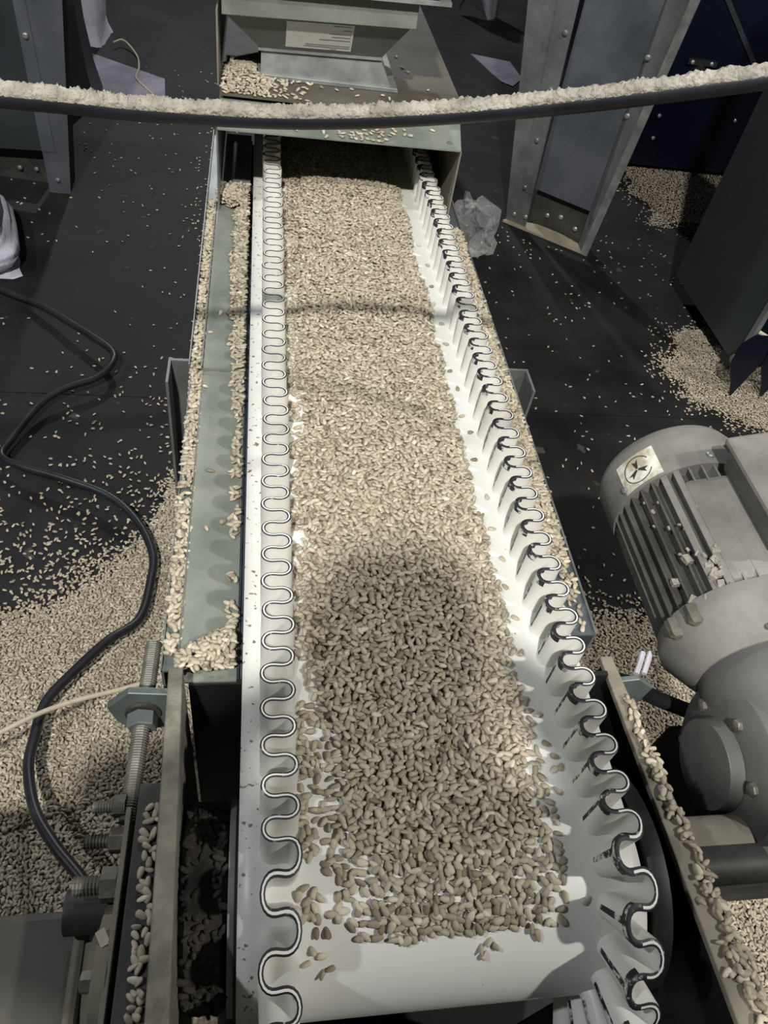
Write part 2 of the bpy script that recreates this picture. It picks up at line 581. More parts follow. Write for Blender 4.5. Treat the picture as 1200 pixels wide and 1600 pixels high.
MB().box((-0.0105, 0.289, zt - 0.075), (-0.0090, 1.25, zt - 0.004)).box((-0.0090, 0.29, zt - 0.014), (-0.0065, 1.25, zt - 0.010)).build('inner_strip', M['strip_blue'], fr)
# right tray
MB().box((0.2635, 0.325, zt - 0.002), (0.2905, 1.25, zt)).build('tray_plate', M['galv_blue'], fr)
MB().box((0.2905, 0.325, zt - 0.12), (0.2925, 1.40, zt + 0.0025)).build('side_skirt', M['galv'], fr)
# slider bed under the belt
MB().box((-0.004, 0.25, ZB - 0.03), (0.262, 1.40, ZB - 0.0045)).build('slider_bed', M['dark_steel'], fr)
# head side plates (thick dusty flats seen from above, going down beside the drum)
zl = ZB + 0.02
MB().hexa([(-0.0575, -0.06, zl - 0.27), (-0.038, -0.06, zl - 0.27), (-0.047, 0.282, zl - 0.27), (-0.058, 0.282, zl - 0.27)],
          [(-0.0500, -0.06, zl), (-0.035, -0.06, zl), (-0.0475, 0.282, zl), (-0.0575, 0.282, zl)]).build('head_plate', M['dusty_steel'], fr, bevel=0.0012)
zr_ = ZB - 0.02
MB().hexa([(0.3085, -0.06, zr_ - 0.006), (0.3380, -0.06, zr_ - 0.006), (0.3035, 0.308, zr_ - 0.006), (0.2925, 0.308, zr_ - 0.006)],
          [(0.3085, -0.06, zr_), (0.3380, -0.06, zr_), (0.3035, 0.308, zr_), (0.2925, 0.308, zr_)]).build('head_plate', M['olive_steel'], fr, bevel=0.0012)
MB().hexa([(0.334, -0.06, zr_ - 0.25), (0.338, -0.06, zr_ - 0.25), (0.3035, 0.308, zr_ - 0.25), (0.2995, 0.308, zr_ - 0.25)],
          [(0.334, -0.06, zr_ - 0.006), (0.338, -0.06, zr_ - 0.006), (0.3035, 0.308, zr_ - 0.006), (0.2995, 0.308, zr_ - 0.006)]).build('head_web', M['black'], fr)  # black colour paints in the shade below the plate
# cross plate closing the frame behind the drum; black paints in the hole's shade
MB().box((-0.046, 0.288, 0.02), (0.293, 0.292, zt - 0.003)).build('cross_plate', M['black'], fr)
# head legs and mid legs
for (x0, x1, y0, y1, top) in ((-0.100, -0.0675, 0.735, 0.739, ZB - 0.06), (0.293, 0.345, 0.747, 0.751, ZB - 0.06)):
    b = MB().box((x0, y0, 0.004), (x1, y1, top))
    xa = x0 if x0 < 0 else x1 - 0.003
    b.box((xa, y0 - 0.04, 0.004), (xa + 0.003, y0, top))
    lg = b.build('leg', M['galv'], fr)
    MB().box((x0 - 0.03, y0 - 0.06, 0), (x1 + 0.03, y1 + 0.03, 0.006)).build('foot_plate', M['dark_steel'], lg)
for x0, x1 in ((-0.064, -0.03), (0.255, 0.289)):
    for y0 in (0.05, 1.30):
        MB().box((x0, y0, 0.0), (x1, y0 + 0.004, ZB - 0.13)).box((x0, y0, 0.0), (x0 + 0.004, y0 + 0.04, ZB - 0.13)).build('leg', M['dark_steel'], fr)

# take-up angle, left of the left head plate
b = MB()
b.hexa([(-0.080, -0.06, ZB - 0.042), (-0.056, -0.06, ZB - 0.042), (-0.0605, 0.222, ZB - 0.042), (-0.0760, 0.222, ZB - 0.042)],
       [(-0.080, -0.06, ZB - 0.036), (-0.052, -0.06, ZB - 0.036), (-0.0585, 0.222, ZB - 0.036), (-0.0760, 0.222, ZB - 0.036)])
b.build('take_up_angle', M['dark_steel'], fr, bevel=0.0008)
MB().hexa([(-0.0870, -0.06, ZB - 0.12), (-0.0835, -0.06, ZB - 0.12), (-0.0795, 0.205, ZB - 0.12), (-0.0830, 0.205, ZB - 0.12)],
          [(-0.0870, -0.06, ZB - 0.034), (-0.0835, -0.06, ZB - 0.034), (-0.0795, 0.205, ZB - 0.034), (-0.0830, 0.205, ZB - 0.034)]).build('slide_rail', M['olive_steel'], fr, bevel=0.0006)
# threaded rod with anchor plate and nut
yr0, yr1 = 0.200, 0.345
xr_, zr0 = -0.0835, ZB - 0.05
prof = []
k = 0
nth = 72
for i in range(nth * 2 + 1):
    prof.append((i * (yr1 - yr0) / (nth * 2), 0.0066 if i % 2 == 0 else 0.0059))
rod = MB().lathe((xr_, yr0, zr0), (0.03, 1, 0), prof, 14).build('threaded_rod', M['thread'], fr)
MB().lathe((xr_ + 0.002, 0.281, zr0), (0.03, -1, 0), [(0, 0.0066), (0, 0.0115), (0.010, 0.0115), (0.011, 0.0105), (0.011, 0.0066)], 6, phase=0.2).build('hex_nut', M['zinc'], rod)
MB().lathe((xr_ + 0.002, 0.2845, zr0), (0.03, -1, 0), [(0, 0.0066), (0, 0.0135), (0.0025, 0.0135), (0.0025, 0.0066)], 20).build('washer', M['dark_steel'], rod)
pl = [(-0.0580, ZB - 0.026), (-0.0900, ZB - 0.022), (-0.1080, ZB - 0.044), (-0.1030, ZB - 0.066), (-0.0960, ZB - 0.078), (-0.0580, ZB - 0.082)]
MB().prism([(x, 0.2850, z) for x, z in pl], (0, 0.006, 0)).build('anchor_plate', M['zinc'], fr, bevel=0.0008)
# bolts through the rail, pointing left
for (y, z, r, l) in ((0.210, ZB - 0.045, 0.0045, 0.022), (0.190, ZB - 0.055, 0.0050, 0.026), (0.160, ZB - 0.05, 0.0065, 0.028)):
    prof = [(i * l / 24, r if i % 2 == 0 else r * 0.86) for i in range(25)]
    bo = MB().lathe((-0.085, y, z), (-1, 0, 0), prof, 12).build('bolt', M['thread'], fr)
    MB().lathe((-0.085, y, z), (-1, 0, 0), [(0, r), (0, r * 1.75), (l * 0.36, r * 1.75), (l * 0.4, r)], 6).build('hex_nut', M['dusty_steel'], bo)
# flange bearing on the left
bh = MB().lathe((-0.0835, 0.105, ZB - 0.085), (-1, 0, 0), [(0, 0.01), (0, 0.052), (0.008, 0.052), (0.011, 0.040), (0.0155, 0.034), (0.016, 0.012)], 28).build('bearing_housing', M['olive_steel'], fr, smooth=True)
MB().box((-0.0912, 0.120, ZB - 0.0372), (-0.0852, 0.130, ZB - 0.0350), rot=Matrix.Rotation(0.5, 3, 'Z')).build('paint_flake', M['twine'], bh)
MB().lathe((-0.0925, 0.103, ZB - 0.043), (-1, 0, 0), [(0, 0.004), (0, 0.0065), (0.006, 0.0065), (0.007, 0.004)], 6).build('bolt', M['thread'], bh)
# small anchor plate and bolt on the right head plate
pl = [(0.304, ZB - 0.034), (0.327, ZB - 0.030), (0.346, ZB - 0.046), (0.342, ZB - 0.080), (0.304, ZB - 0.088)]
ap = MB().prism([(x, 0.290, z) for x, z in pl], (0, 0.005, 0)).build('anchor_plate', M['zinc'], fr, bevel=0.0008)
MB().lathe((0.318, 0.290, ZB - 0.060), (0, -1, 0), [(0, 0.005), (0, 0.009), (0.008, 0.009), (0.009, 0.004), (0.03, 0.004)], 6).build('bolt', M['galv_bright'], ap)

# ------------------------------------------------------------------ drive cover bottom left
dc = empty('drive_cover', (-0.21, 0.06, 0.0), 'flat brown-grey drive cover at the lower left corner beside the bearing', 'machine cover')
MB().box((-0.34, -0.12, 0.0), (-0.1000, 0.160, ZB - 0.10)).build('housing', M['brownbox'], dc, bevel=0.006)
MB().box((-0.1165, 0.05, ZB - 0.10), (-0.1075, 0.158, ZB - 0.088)).build('edge_lip', M['olive_steel'], dc, bevel=0.004)
MB().lathe((-0.1120, 0.163, ZB - 0.097), (0, 1, 0.3), [(0, 0.002), (0, 0.0045), (0.006, 0.0045), (0.006, 0.002)], 12).build('cable_gland', M['white_wire'], dc)
MB().lathe((-0.1030, 0.135, ZB - 0.094), (0, -1, 0), [(0, 0.001), (0, 0.006), (0.028, 0.006), (0.030, 0.001)], 12).build('grease_pin', M['olive_steel'], dc, smooth=True)

# ------------------------------------------------------------------ inlet hood and hopper chute
hd = empty('inlet_hood', (0.11, 1.3, ZB), 'grey sheet-metal hood over the far end of the belt', 'hood')
zh = ZB + 0.10
MB().hexa([(-0.0505, 0.998, zh - 0.002), (0.2655, 1.003, zh - 0.002), (0.2850, 1.145, zh + 0.008), (-0.0505, 1.145, zh + 0.008)],
          [(-0.0505, 0.998, zh), (0.2655, 1.003, zh), (0.2850, 1.145, zh + 0.010), (-0.0505, 1.145, zh + 0.010)]).build('front_lip', M['galv_tray'], hd)
MB().box((-0.0505, 1.075, zh + 0.0105), (0.285, 1.75, zh + 0.0135)).build('top_plate', M['olive_dark'], hd)
MB().box((-0.0525, 1.0, zt + 0.0085), (-0.0505, 1.75, zh - 0.0025)).build('side_plate', M['galv'], hd)
MB().hexa([(0.2650, 1.004, zt - 0.04), (0.2670, 1.004, zt - 0.04), (0.2895, 1.75, zt - 0.04), (0.2875, 1.75, zt - 0.04)],
          [(0.2650, 1.004, zh - 0.0025), (0.2670, 1.004, zh - 0.0025), (0.2895, 1.75, zh - 0.0025), (0.2875, 1.75, zh - 0.0025)]).build('side_plate', M['olive_steel'], hd)
MB().box((-0.05, 1.45, ZB + 0.002), (0.285, 1.453, zh)).build('back_plate', M['dark_steel'], hd)
MB().lathe((0.252, 1.02, zh), (0, 0, 1), [(0, 0.004), (0.002, 0.004), (0.003, 0.002)], 8).build('rivet', M['galv'], hd)
# upright plate at left of the chute, behind the seeds
MB().box((-0.0545, 1.10, zh + 0.0135), (-0.0525, 1.75, zh + 0.10)).build('side_wall', M['olive_steel'], hd)

hp = empty('hopper_chute', (0.1, 1.22, zh + 0.014), 'galvanised hopper chute with white sticker above the far end of the belt', 'hopper')
zn = zh + 0.0137
# rectangular neck with flared lower flange
MB().hexa([(0.002, 1.146, zn), (0.186, 1.146, zn), (0.186, 1.30, zn), (0.002, 1.30, zn)],
          [(0.002, 1.150, ZB + 0.148), (0.164, 1.150, ZB + 0.153), (0.164, 1.30, ZB + 0.153), (0.002, 1.30, ZB + 0.148)]).build('neck', M['galv_bright'], hp)
MB().hexa([(-0.002, 1.140, zn), (0.194, 1.140, zn), (0.194, 1.305, zn), (-0.002, 1.305, zn)],
          [(-0.002, 1.140, zn + 0.006), (0.192, 1.140, zn + 0.006), (0.192, 1.305, zn + 0.006), (-0.002, 1.305, zn + 0.006)]).build('neck_flange', M['galv_bright'], hp, bevel=0.001)
MB().hexa([(-0.002, 1.146, ZB + 0.146), (0.167, 1.146, ZB + 0.151), (0.167, 1.304, ZB + 0.151), (-0.002, 1.304, ZB + 0.146)],
          [(-0.002, 1.146, ZB + 0.1495), (0.167, 1.146, ZB + 0.1545), (0.167, 1.304, ZB + 0.1545), (-0.002, 1.304, ZB + 0.1495)]).build('weld_rim', M['galv_bright'], hp)
# opening cone
cone_lo = [(-0.001, 1.147, ZB + 0.150), (0.166, 1.147, ZB + 0.155), (0.166, 1.303, ZB + 0.155), (-0.001, 1.303, ZB + 0.150)]
cone_hi = [(-0.0435, 1.120, ZB + 0.192), (0.1960, 1.120, ZB + 0.202), (0.1960, 1.335, ZB + 0.202), (-0.0435, 1.335, ZB + 0.192)]
MB().hexa(cone_lo, cone_hi).build('cone', M['galv'], hp)
MB().hexa([(-0.0480, 1.112, ZB + 0.1925), (0.2010, 1.112, ZB + 0.2025), (0.2010, 1.345, ZB + 0.2025), (-0.0480, 1.345, ZB + 0.1925)],
          [(-0.0480, 1.112, ZB + 0.225), (0.2010, 1.112, ZB + 0.235), (0.2010, 1.345, ZB + 0.235), (-0.0480, 1.345, ZB + 0.225)]).build('upper_band', M['galv_tray'], hp, bevel=0.001)
MB().hexa([(-0.060, 1.100, ZB + 0.2255), (0.240, 1.100, ZB + 0.2355), (0.240, 1.36, ZB + 0.2355), (-0.060, 1.36, ZB + 0.2255)],
          [(-0.060, 1.100, ZB + 0.2300), (0.240, 1.100, ZB + 0.2400), (0.240, 1.36, ZB + 0.2400), (-0.060, 1.36, ZB + 0.2300)]).build('upper_flange', M['galv_bright'], hp)
MB().hexa([(-0.055, 1.105, ZB + 0.2305), (0.225, 1.105, ZB + 0.2405), (0.225, 1.36, ZB + 0.2405), (-0.055, 1.36, ZB + 0.2305)],
          [(-0.055, 1.105, ZB + 1.3), (0.225, 1.105, ZB + 1.3), (0.225, 1.36, ZB + 1.3), (-0.055, 1.36, ZB + 1.3)]).build('upper_duct', M['galv'], hp)
# sticker on the sloping front of the cone
A, B_ = Vector((-0.001, 1.147, ZB + 0.150)), Vector((0.166, 1.147, ZB + 0.155))
C_, D_ = Vector((-0.0435, 1.120, ZB + 0.192)), Vector((0.1960, 1.120, ZB + 0.202))


def on_cone(x, t, lift):
    lo = A + (B_ - A) * ((x - A.x) / (B_.x - A.x))
    hi = C_ + (D_ - C_) * ((x - C_.x) / (D_.x - C_.x))
    n = (B_ - A).cross(C_ - A).normalized()
    if n.y > 0:
        n = -n
    return lo + (hi - lo) * t + n * lift


def patch(b, x0, x1, t0, t1, l0, l1):
    vs = [on_cone(x, t, l) for l in (l0, l1) for (x, t) in ((x0, t0), (x1, t0), (x1, t1), (x0, t1))]
    b.add(vs, [(3, 2, 1, 0), (4, 5, 6, 7), (0, 1, 5, 4), (1, 2, 6, 5), (2, 3, 7, 6), (3, 0, 4, 7)])


b = MB()
patch(b, 0.034, 0.122, 0.10, 0.93, 0.0001, 0.0005)
st = b.build('sticker', M['paper'], hp)
for i, (x0, x1, t) in enumerate(((0.094, 0.119, 0.86), (0.108, 0.119, 0.74), (0.090, 0.119, 0.62), (0.094, 0.119, 0.52), (0.078, 0.119, 0.42), (0.060, 0.119, 0.24), (0.058, 0.119, 0.18), (0.094, 0.102, 0.125))):
    b = MB()
    patch(b, x0, x1, t, t + 0.025, 0.00055, 0.0007)
    b.build('print_line', M['ink_grey'], st)

# ------------------------------------------------------------------ kernels
def kernel(nseg, nring, L=0.0079, W=0.0045, T=0.0029):
    vs = [(-L / 2, 0, 0)]
    for i in range(1, nring):
        a = math.pi * i / nring
        t = -math.cos(a)
        r = (math.sin(a) ** 0.72) * (1 - 0.26 * t)
        for k in range(nseg):
            q = 2 * math.pi * k / nseg
            vs.append((t * L / 2, math.cos(q) * r * W / 2, math.sin(q) * r * T / 2))
    vs.append((L / 2, 0, 0))
    fs = []
    for k in range(nseg):
        fs.append((0, 1 + (k + 1) % nseg, 1 + k))
        for i in range(nring - 2):
            a = 1 + i * nseg
            fs.append((a + k, a + (k + 1) % nseg, a + nseg + (k + 1) % nseg, a + nseg + k))
        a = 1 + (nring - 2) * nseg
        fs.append((a + k, a + (k + 1) % nseg, len(vs) - 1))
    return np.array(vs), fs


def rotmats(yaw, tilt, tdir, roll):
    n = len(yaw)
    cy, sy = np.cos(yaw), np.sin(yaw)
    cr, sr_ = np.cos(roll), np.sin(roll)
    Z = np.zeros(n)
    I = np.ones(n)
    Rz = np.stack([np.stack([cy, -sy, Z], 1), np.stack([sy, cy, Z], 1), np.stack([Z, Z, I], 1)], 1)
    Rx = np.stack([np.stack([I, Z, Z], 1), np.stack([Z, cr, -sr_], 1), np.stack([Z, sr_, cr], 1)], 1)
    ax, ay = np.cos(tdir), np.sin(tdir)
    c, s = np.cos(tilt), np.sin(tilt)
    C1 = 1 - c
    Rt = np.stack([np.stack([c + ax * ax * C1, ax * ay * C1, ay * s], 1), np.stack([ax * ay * C1, c + ay * ay * C1, -ax * s], 1),
                   np.stack([-ay * s, ax * s, c], 1)], 1)
    return Rt @ Rz @ Rx


def tones(n):
    return np.clip(RNG.normal(0.5, 0.2, n), 0, 1)


def seeds_mesh(name, pos, tilt_sd=0.3, nseg=6, nring=5, smin=0.82, smax=1.12, yaw=None, slope=None):
    pos = np.asarray(pos, float)
    n = len(pos)
    V, F = kernel(nseg, nring)
    yaw = RNG.uniform(0, 2 * np.pi, n) if yaw is None else yaw
    R = rotmats(yaw, np.abs(RNG.normal(0, tilt_sd, n)), RNG.uniform(0, 2 * np.pi, n), RNG.normal(0, 0.35 if tilt_sd > 0.15 else 0.1, n))
    if slope is not None:
        a = slope                                     # rotation about X, for kernels lying on the drum curve
        c, s, Z, I = np.cos(a), np.sin(a), np.zeros(n), np.ones(n)
        R = np.stack([np.stack([I, Z, Z], 1), np.stack([Z, c, -s], 1), np.stack([Z, s, c], 1)], 1) @ R
    sc = RNG.uniform(smin, smax, n)
    W = np.einsum('nij,vj->nvi', R, V) * sc[:, None, None] + pos[:, None, :]
    nv = len(V)
    co = W.reshape(-1, 3)
    tri = [f for f in F]
    ls = np.array([len(f) for f in tri])
    flat = np.concatenate([np.array(f) for f in tri])
    nl = len(flat)
    loops = (flat[None, :] + (np.arange(n) * nv)[:, None]).ravel()
    starts = (np.concatenate([[0], np.cumsum(ls)[:-1]])[None, :] + (np.arange(n) * nl)[:, None]).ravel()
    me = bpy.data.meshes.new(name)
    me.vertices.add(len(co))
    me.vertices.foreach_set('co', co.ravel())
    me.loops.add(len(loops))
    me.loops.foreach_set('vertex_index', loops.astype(np.int32))
    me.polygons.add(len(starts))
    me.polygons.foreach_set('loop_start', starts.astype(np.int32))
    me.polygons.foreach_set('use_smooth', np.ones(len(starts), dtype=bool))
    at = me.attributes.new('tone', 'FLOAT', 'POINT')
    at.data.foreach_set('value', np.repeat(tones(n), nv).astype(np.float32))
    me.materials.append(M['seed'])
    me.update(calc_edges=True)
    me.validate()
    return me


def seeds_obj(name, pos, label=None, parent=None, **kw):
    o = bpy.data.objects.new(name, seeds_mesh(name, pos, **kw))
    COL.objects.link(o)
    o['kind'] = 'stuff'
    if parent is not None:
        o.parent = parent
        o.matrix_parent_inverse = Matrix.Translation(-parent_loc(parent))
    elif label:
        o['label'] = label
        o['category'] = 'kernels'
    return o


def jgrid(x0, x1, y0, y1, sp, jit=0.42):
    gx, gy = np.meshgrid(np.arange(x0, x1, sp), np.arange(y0, y1, sp))
    gx = gx.ravel() + RNG.uniform(-jit, jit, gx.size) * sp
    gy = gy.ravel() + RNG.uniform(-jit, jit, gy.size) * sp
    return gx, gy


def sstep(a, b, x):
    t = np.clip((np.asarray(x, float) - a) / (b - a), 0, 1)
    return t * t * (3 - 2 * t)


def drum_z(y):
    d = np.clip(Y0 - y, 0, RD * 0.98)
    return -RD + np.sqrt(RD * RD - d * d)


def heap_h(x, y):
    """depth of the kernels on the belt at (x, y)"""
    right = 0.2085 + 0.006 * (vnoise(y * 28, y * 0, 3) - 0.5) - 0.006 * sstep(1.0, 1.15, y)
    left = 0.043 + 0.020 * (vnoise(y * 34, x * 0 + 2, 9) - 0.45)
    front = 0.104 + 0.008 * (vnoise(x * 60, x * 0, 4) - 0.5) + 0.004 * sstep(0.09, 0.05, x)
    base = 0.0045 + 0.0115 * sstep(0.12, 0.45, y)
    prof = np.clip(np.minimum((right - x) / 0.045, (x - left) / 0.05), 0, 1)
    prof = 0.22 + 0.78 * np.sin(prof * np.pi / 2)
    h = base * prof * (0.85 + 0.3 * vnoise(x * 22, y * 22, 6))
    ok = (x < right) & (x > left) & (y > front)
    return np.where(ok, h, 0.0)


# bed surface under the kernels, so that no belt shines through the deep part
bxs = np.linspace(0.03, 0.215, 40)
bys = np.linspace(0.10, 1.38, 200)
GX, GY = np.meshgrid(bxs, bys)
GZ = ZB + drum_z(GY) + heap_h(GX, GY) - 0.0042
vs = np.stack([GX.ravel(), GY.ravel(), GZ.ravel()], 1)
nxb = len(bxs)
hh = heap_h(GX, GY)
fs = []
for j in range(len(bys) - 1):
    for i in range(nxb - 1):
        if min(hh[j, i], hh[j, i + 1], hh[j + 1, i], hh[j + 1, i + 1]) > 0.0046:
            fs.append((j * nxb + i, j * nxb + i + 1, (j + 1) * nxb + i + 1, (j + 1) * nxb + i))
bed = MB().add(vs.tolist(), fs).build('kernel_heap', M['under_seed'], None, smooth=True)
tag(bed, 'long heap of hulled sunflower kernels lying along the white belt', 'kernels', kind='stuff')

allp = []
for k in range(3):
    x, y = jgrid(0.028, 0.214, 0.098, 1.36, (0.0056, 0.0048, 0.0050)[k])
    h = heap_h(x, y)
    z = h - k * 0.0024
    ok = (h > 0) & (z > (0.0012 if k == 0 else 0.0016))
    z = np.maximum(z, 0.0016) - 0.0006
    x, y, z = x[ok], y[ok], z[ok]
    allp.append(np.stack([x, y, ZB + drum_z(y) + z, np.full(len(x), k)], 1))
P = np.concatenate(allp)
# loose kernels between left sidewall and heap, in clumps
x, y = jgrid(0.033, 0.066, 0.10, 1.3, 0.0050)
ok = (heap_h(x, y) == 0) & (vnoise(x * 55, y * 55, 21) + 0.25 * sstep(0.3, 0.9, y) + RNG.uniform(-0.12, 0.12, len(x)) > 0.43) & (y > 0.118 + 0.02 * (x > 0.045))
P = np.concatenate([P, np.stack([x[ok], y[ok], ZB + drum_z(y[ok]) + 0.0016, np.zeros(ok.sum())], 1)])
# stray kernels: front left corner and the bare strip on the right
stray_l = [(0.036, 0.098), (0.040, 0.104), (0.046, 0.101), (0.042, 0.112), (0.049, 0.112), (0.051, 0.095), (0.046, 0.093), (0.040, 0.121), (0.052, 0.121)]
stray_r = [(0.216, 0.223), (0.220, 0.213), (0.2225, 0.205), (0.2165, 0.203), (0.2155, 0.188), (0.2195, 0.118), (0.2155, 0.246), (0.2145, 0.30),
           (0.2170, 0.333), (0.2150, 0.365), (0.2190, 0.395), (0.2165, 0.43), (0.2195, 0.47), (0.2160, 0.52), (0.2200, 0.56), (0.2150, 0.585),
           (0.2180, 0.63), (0.2140, 0.66), (0.2175, 0.71), (0.2190, 0.75), (0.2150, 0.79), (0.2180, 0.83), (0.2200, 0.88), (0.2150, 0.93), (0.147, 0.098), (0.152, 0.101), (0.1565, 0.0985), (0.150, 0.095)]
# the largest ones in view become single kernels, the rest one heap
near = np.where((P[:, 3] == 0) & (P[:, 1] < 0.26))[0]
near = near[np.argsort(P[near, 1])][:255]
keep = np.ones(len(P), bool)
keep[near] = False
slope_all = np.arcsin(np.clip((Y0 - P[:, 1]) / RD, 0, 0.97))
hs = seeds_obj('kernel_layer', P[keep][:, :3], None, parent=bed, tilt_sd=0.38, slope=slope_all[keep])

V1, F1 = kernel(10, 8)
kmes = []
for (a, b_, c) in ((1, 1, 1), (0.92, 1.05, 1.0), (1.06, 0.92, 1.05), (0.86, 0.95, 1.1)):
    mb = MB().add((V1 * np.array([a, b_, c])).tolist(), F1)
    me = bpy.data.meshes.new('kernel')
    me.from_pydata(mb.v, [], mb.f)
    me.materials.append(M['seed_one'])
    me.polygons.foreach_set('use_smooth', [True] * len(me.polygons))
    me.update()
    kmes.append(me)


def single(p, rot, sc, label, group):
    o = bpy.data.objects.new('sunflower_kernel', random.choice(kmes))
    COL.objects.link(o)
    o.location = p
    o.rotation_euler = rot
    o.scale = (sc, sc, sc)
    tag(o, label, 'kernel', group)
    return o


for i in near:
    sl_ = slope_all[i]
    R3 = rotmats(RNG.uniform(0, 6.283, 1), np.abs(RNG.normal(0, 0.28, 1)), RNG.uniform(0, 6.283, 1), RNG.normal(0, 0.3, 1))[0]
    e = (Matrix.Rotation(sl_, 3, 'X') @ Matrix(R3.tolist())).to_euler()
    single(P[i, :3], e, RNG.uniform(0.86, 1.12), 'tan hulled sunflower kernel in the near front part of the belt heap', 'kernels at the front of the belt heap')
for (x, y) in stray_l:
    single((x, y, ZB + float(drum_z(y)) + 0.0016), (float(np.arcsin(max(0, (Y0 - y) / RD))), 0, RNG.uniform(0, 6.28)), 1.0,
           'loose sunflower kernel on bare belt at the front left corner of the heap', 'loose kernels at the front left corner')
for (x, y) in stray_r:
    rightside = x > 0.2
    single((x, y, ZB + float(drum_z(y)) + 0.0016), (float(np.arcsin(max(0, (Y0 - y) / RD))), 0, RNG.uniform(0, 6.28)), 0.95,
           'loose sunflower kernel on the bare white strip beside the right sidewall' if rightside else 'loose sunflower kernel just past the front edge of the heap',
           'loose kernels on the bare strip' if rightside else 'loose kernels past the front edge')

# kernels stuck to the dirty left end disc of the drum
ang = RNG.uniform(-1.5, 0.9, 150)
xx = RNG.uniform(-0.040, -0.014, 150)
dp = np.stack([xx, Y0 + np.sin(ang) * 0.0665, zc + np.cos(ang) * 0.0665], 1)
seeds_obj('stuck_kernels', dp, None, parent=drum, tilt_sd=0.6).data.materials[0] = M['crust_and_shade']  # dark dirt colour on these kernels stands in for shade
# ---- kernels on trays, hood and plates
pts = []
x, y = jgrid(-0.0650, -0.0565, 0.315, 1.03, 0.0042)
ok = RNG.uniform(0, 1, len(x)) < 0.92 - 0.4 * (vnoise(y * 30, x * 0, 2) < 0.25)
zz = np.where(y < 0.66, zt - 0.0005, zt + 0.0018)
for dz in (0, 0.0022):
    pts.append(np.stack([x[ok], y[ok], zz[ok] + dz], 1))
    x, y = jgrid(-0.0645, -0.0570, 0.315, 1.03, 0.0046)
    zz = np.where(y < 0.66, zt - 0.0005, zt + 0.0018)
    ok = RNG.uniform(0, 1, len(x)) < 0.8
sl1 = seeds_obj('kernel_strip', np.concatenate(pts), 'narrow row of kernels lying along the outer left flange of the frame', tilt_sd=0.25)
pts = []
for k in range(3):
    x, y = jgrid(-0.053, -0.0105, 0.296, 1.06, 0.0043)
    wl = -0.0115 - 0.007 - 0.013 * sstep(0.45, 0.9, y) - 0.05 * sstep(1.0, 1.04, y) - 0.045 * sstep(0.345, 0.30, y) + 0.009 * (vnoise(y * 45, y * 0, 5) - 0.5)
    th = 0.004 + 0.008 * sstep(0.8, 1.04, y) + 0.010 * sstep(0.35, 0.31, y)
    h = th * np.clip((x - wl) / 0.012, 0, 1)
    ok = (x > wl) & (h - k * 0.0025 > 0) & ~((y > 0.36) & (y < 0.50) & (vnoise(y * 60, x * 60, 8) < 0.5))
    sc = (k == 0) & (x <= wl) & (RNG.uniform(0, 1, len(x)) < 0.012)
    ok |= sc
    z = np.where(y > 0.66, zt + 0.0055, zt + 0.0015) + np.maximum(h - k * 0.0025, 0)
    pts.append(np.stack([x[ok], y[ok], z[ok]], 1))
seeds_obj('kernel_strip', np.concatenate(pts), 'strip of spilled kernels on the left tray against the belt', tilt_sd=0.35)
pts = []
for k in range(3):
    x, y = jgrid(0.2640, 0.2895, 0.325, 1.0, 0.0043)
    h = 0.008 * sstep(0.33, 0.45, y) * (0.6 + 0.6 * vnoise(x * 60, y * 40, 3)) * np.clip((0.2925 - x) / 0.01, 0.2, 1)
    ok = (h - k * 0.0024 > 0) & (RNG.uniform(0, 1, len(x)) < sstep(0.31, 0.44, y) * 0.95 + 0.05)
    pts.append(np.stack([x[ok], y[ok], zt + 0.0016 + (h - k * 0.0024)[ok]], 1))
seeds_obj('kernel_strip', np.concatenate(pts), 'thick strip of spilled kernels on the right tray outside the sidewall', tilt_sd=0.4)
# on the right head plate
pts = []
for k in range(2):
    x, y = jgrid(0.296, 0.338, -0.03, 0.27, 0.0048)
    xl = 0.3075 - (y - 0.0) * 0.05
    xr2 = 0.3345 - (y - 0.0) * 0.107
    f = (x - xl) / (xr2 - xl)
    ok = (f > 0.45 + 0.25 * (vnoise(y * 50, y * 0, 8) - 0.5) - 0.25 * (k == 0) * (RNG.uniform(0, 1, len(x)) < 0.12)) & (f < 1.0) & (RNG.uniform(0, 1, len(x)) < 0.62 + 0.35 * sstep(0.2, 0.1, y))
    pts.append(np.stack([x[ok], y[ok], np.full(ok.sum(), zr_ + 0.0018 + 0.0022 * k)], 1))
seeds_obj('kernel_strip', np.concatenate(pts), 'kernels caked along the outer half of the right head plate', tilt_sd=0.4, nseg=8, nring=6)
# on the take-up angle at the left
x, y = jgrid(-0.073, -0.058, -0.03, 0.205, 0.0052)
ok = (x > -0.0675 - 0.006 * vnoise(y * 40, y * 0, 2) + 0.02 * (y - 0.1)) & (x < -0.0585 + 0.0 * y) & (RNG.uniform(0, 1, len(x)) < 0.95)
seeds_obj('kernel_strip', np.stack([x[ok], y[ok], np.full(ok.sum(), ZB - 0.034)], 1), 'row of kernels on the steel angle beside the left head plate', tilt_sd=0.35, nseg=8, nring=6)
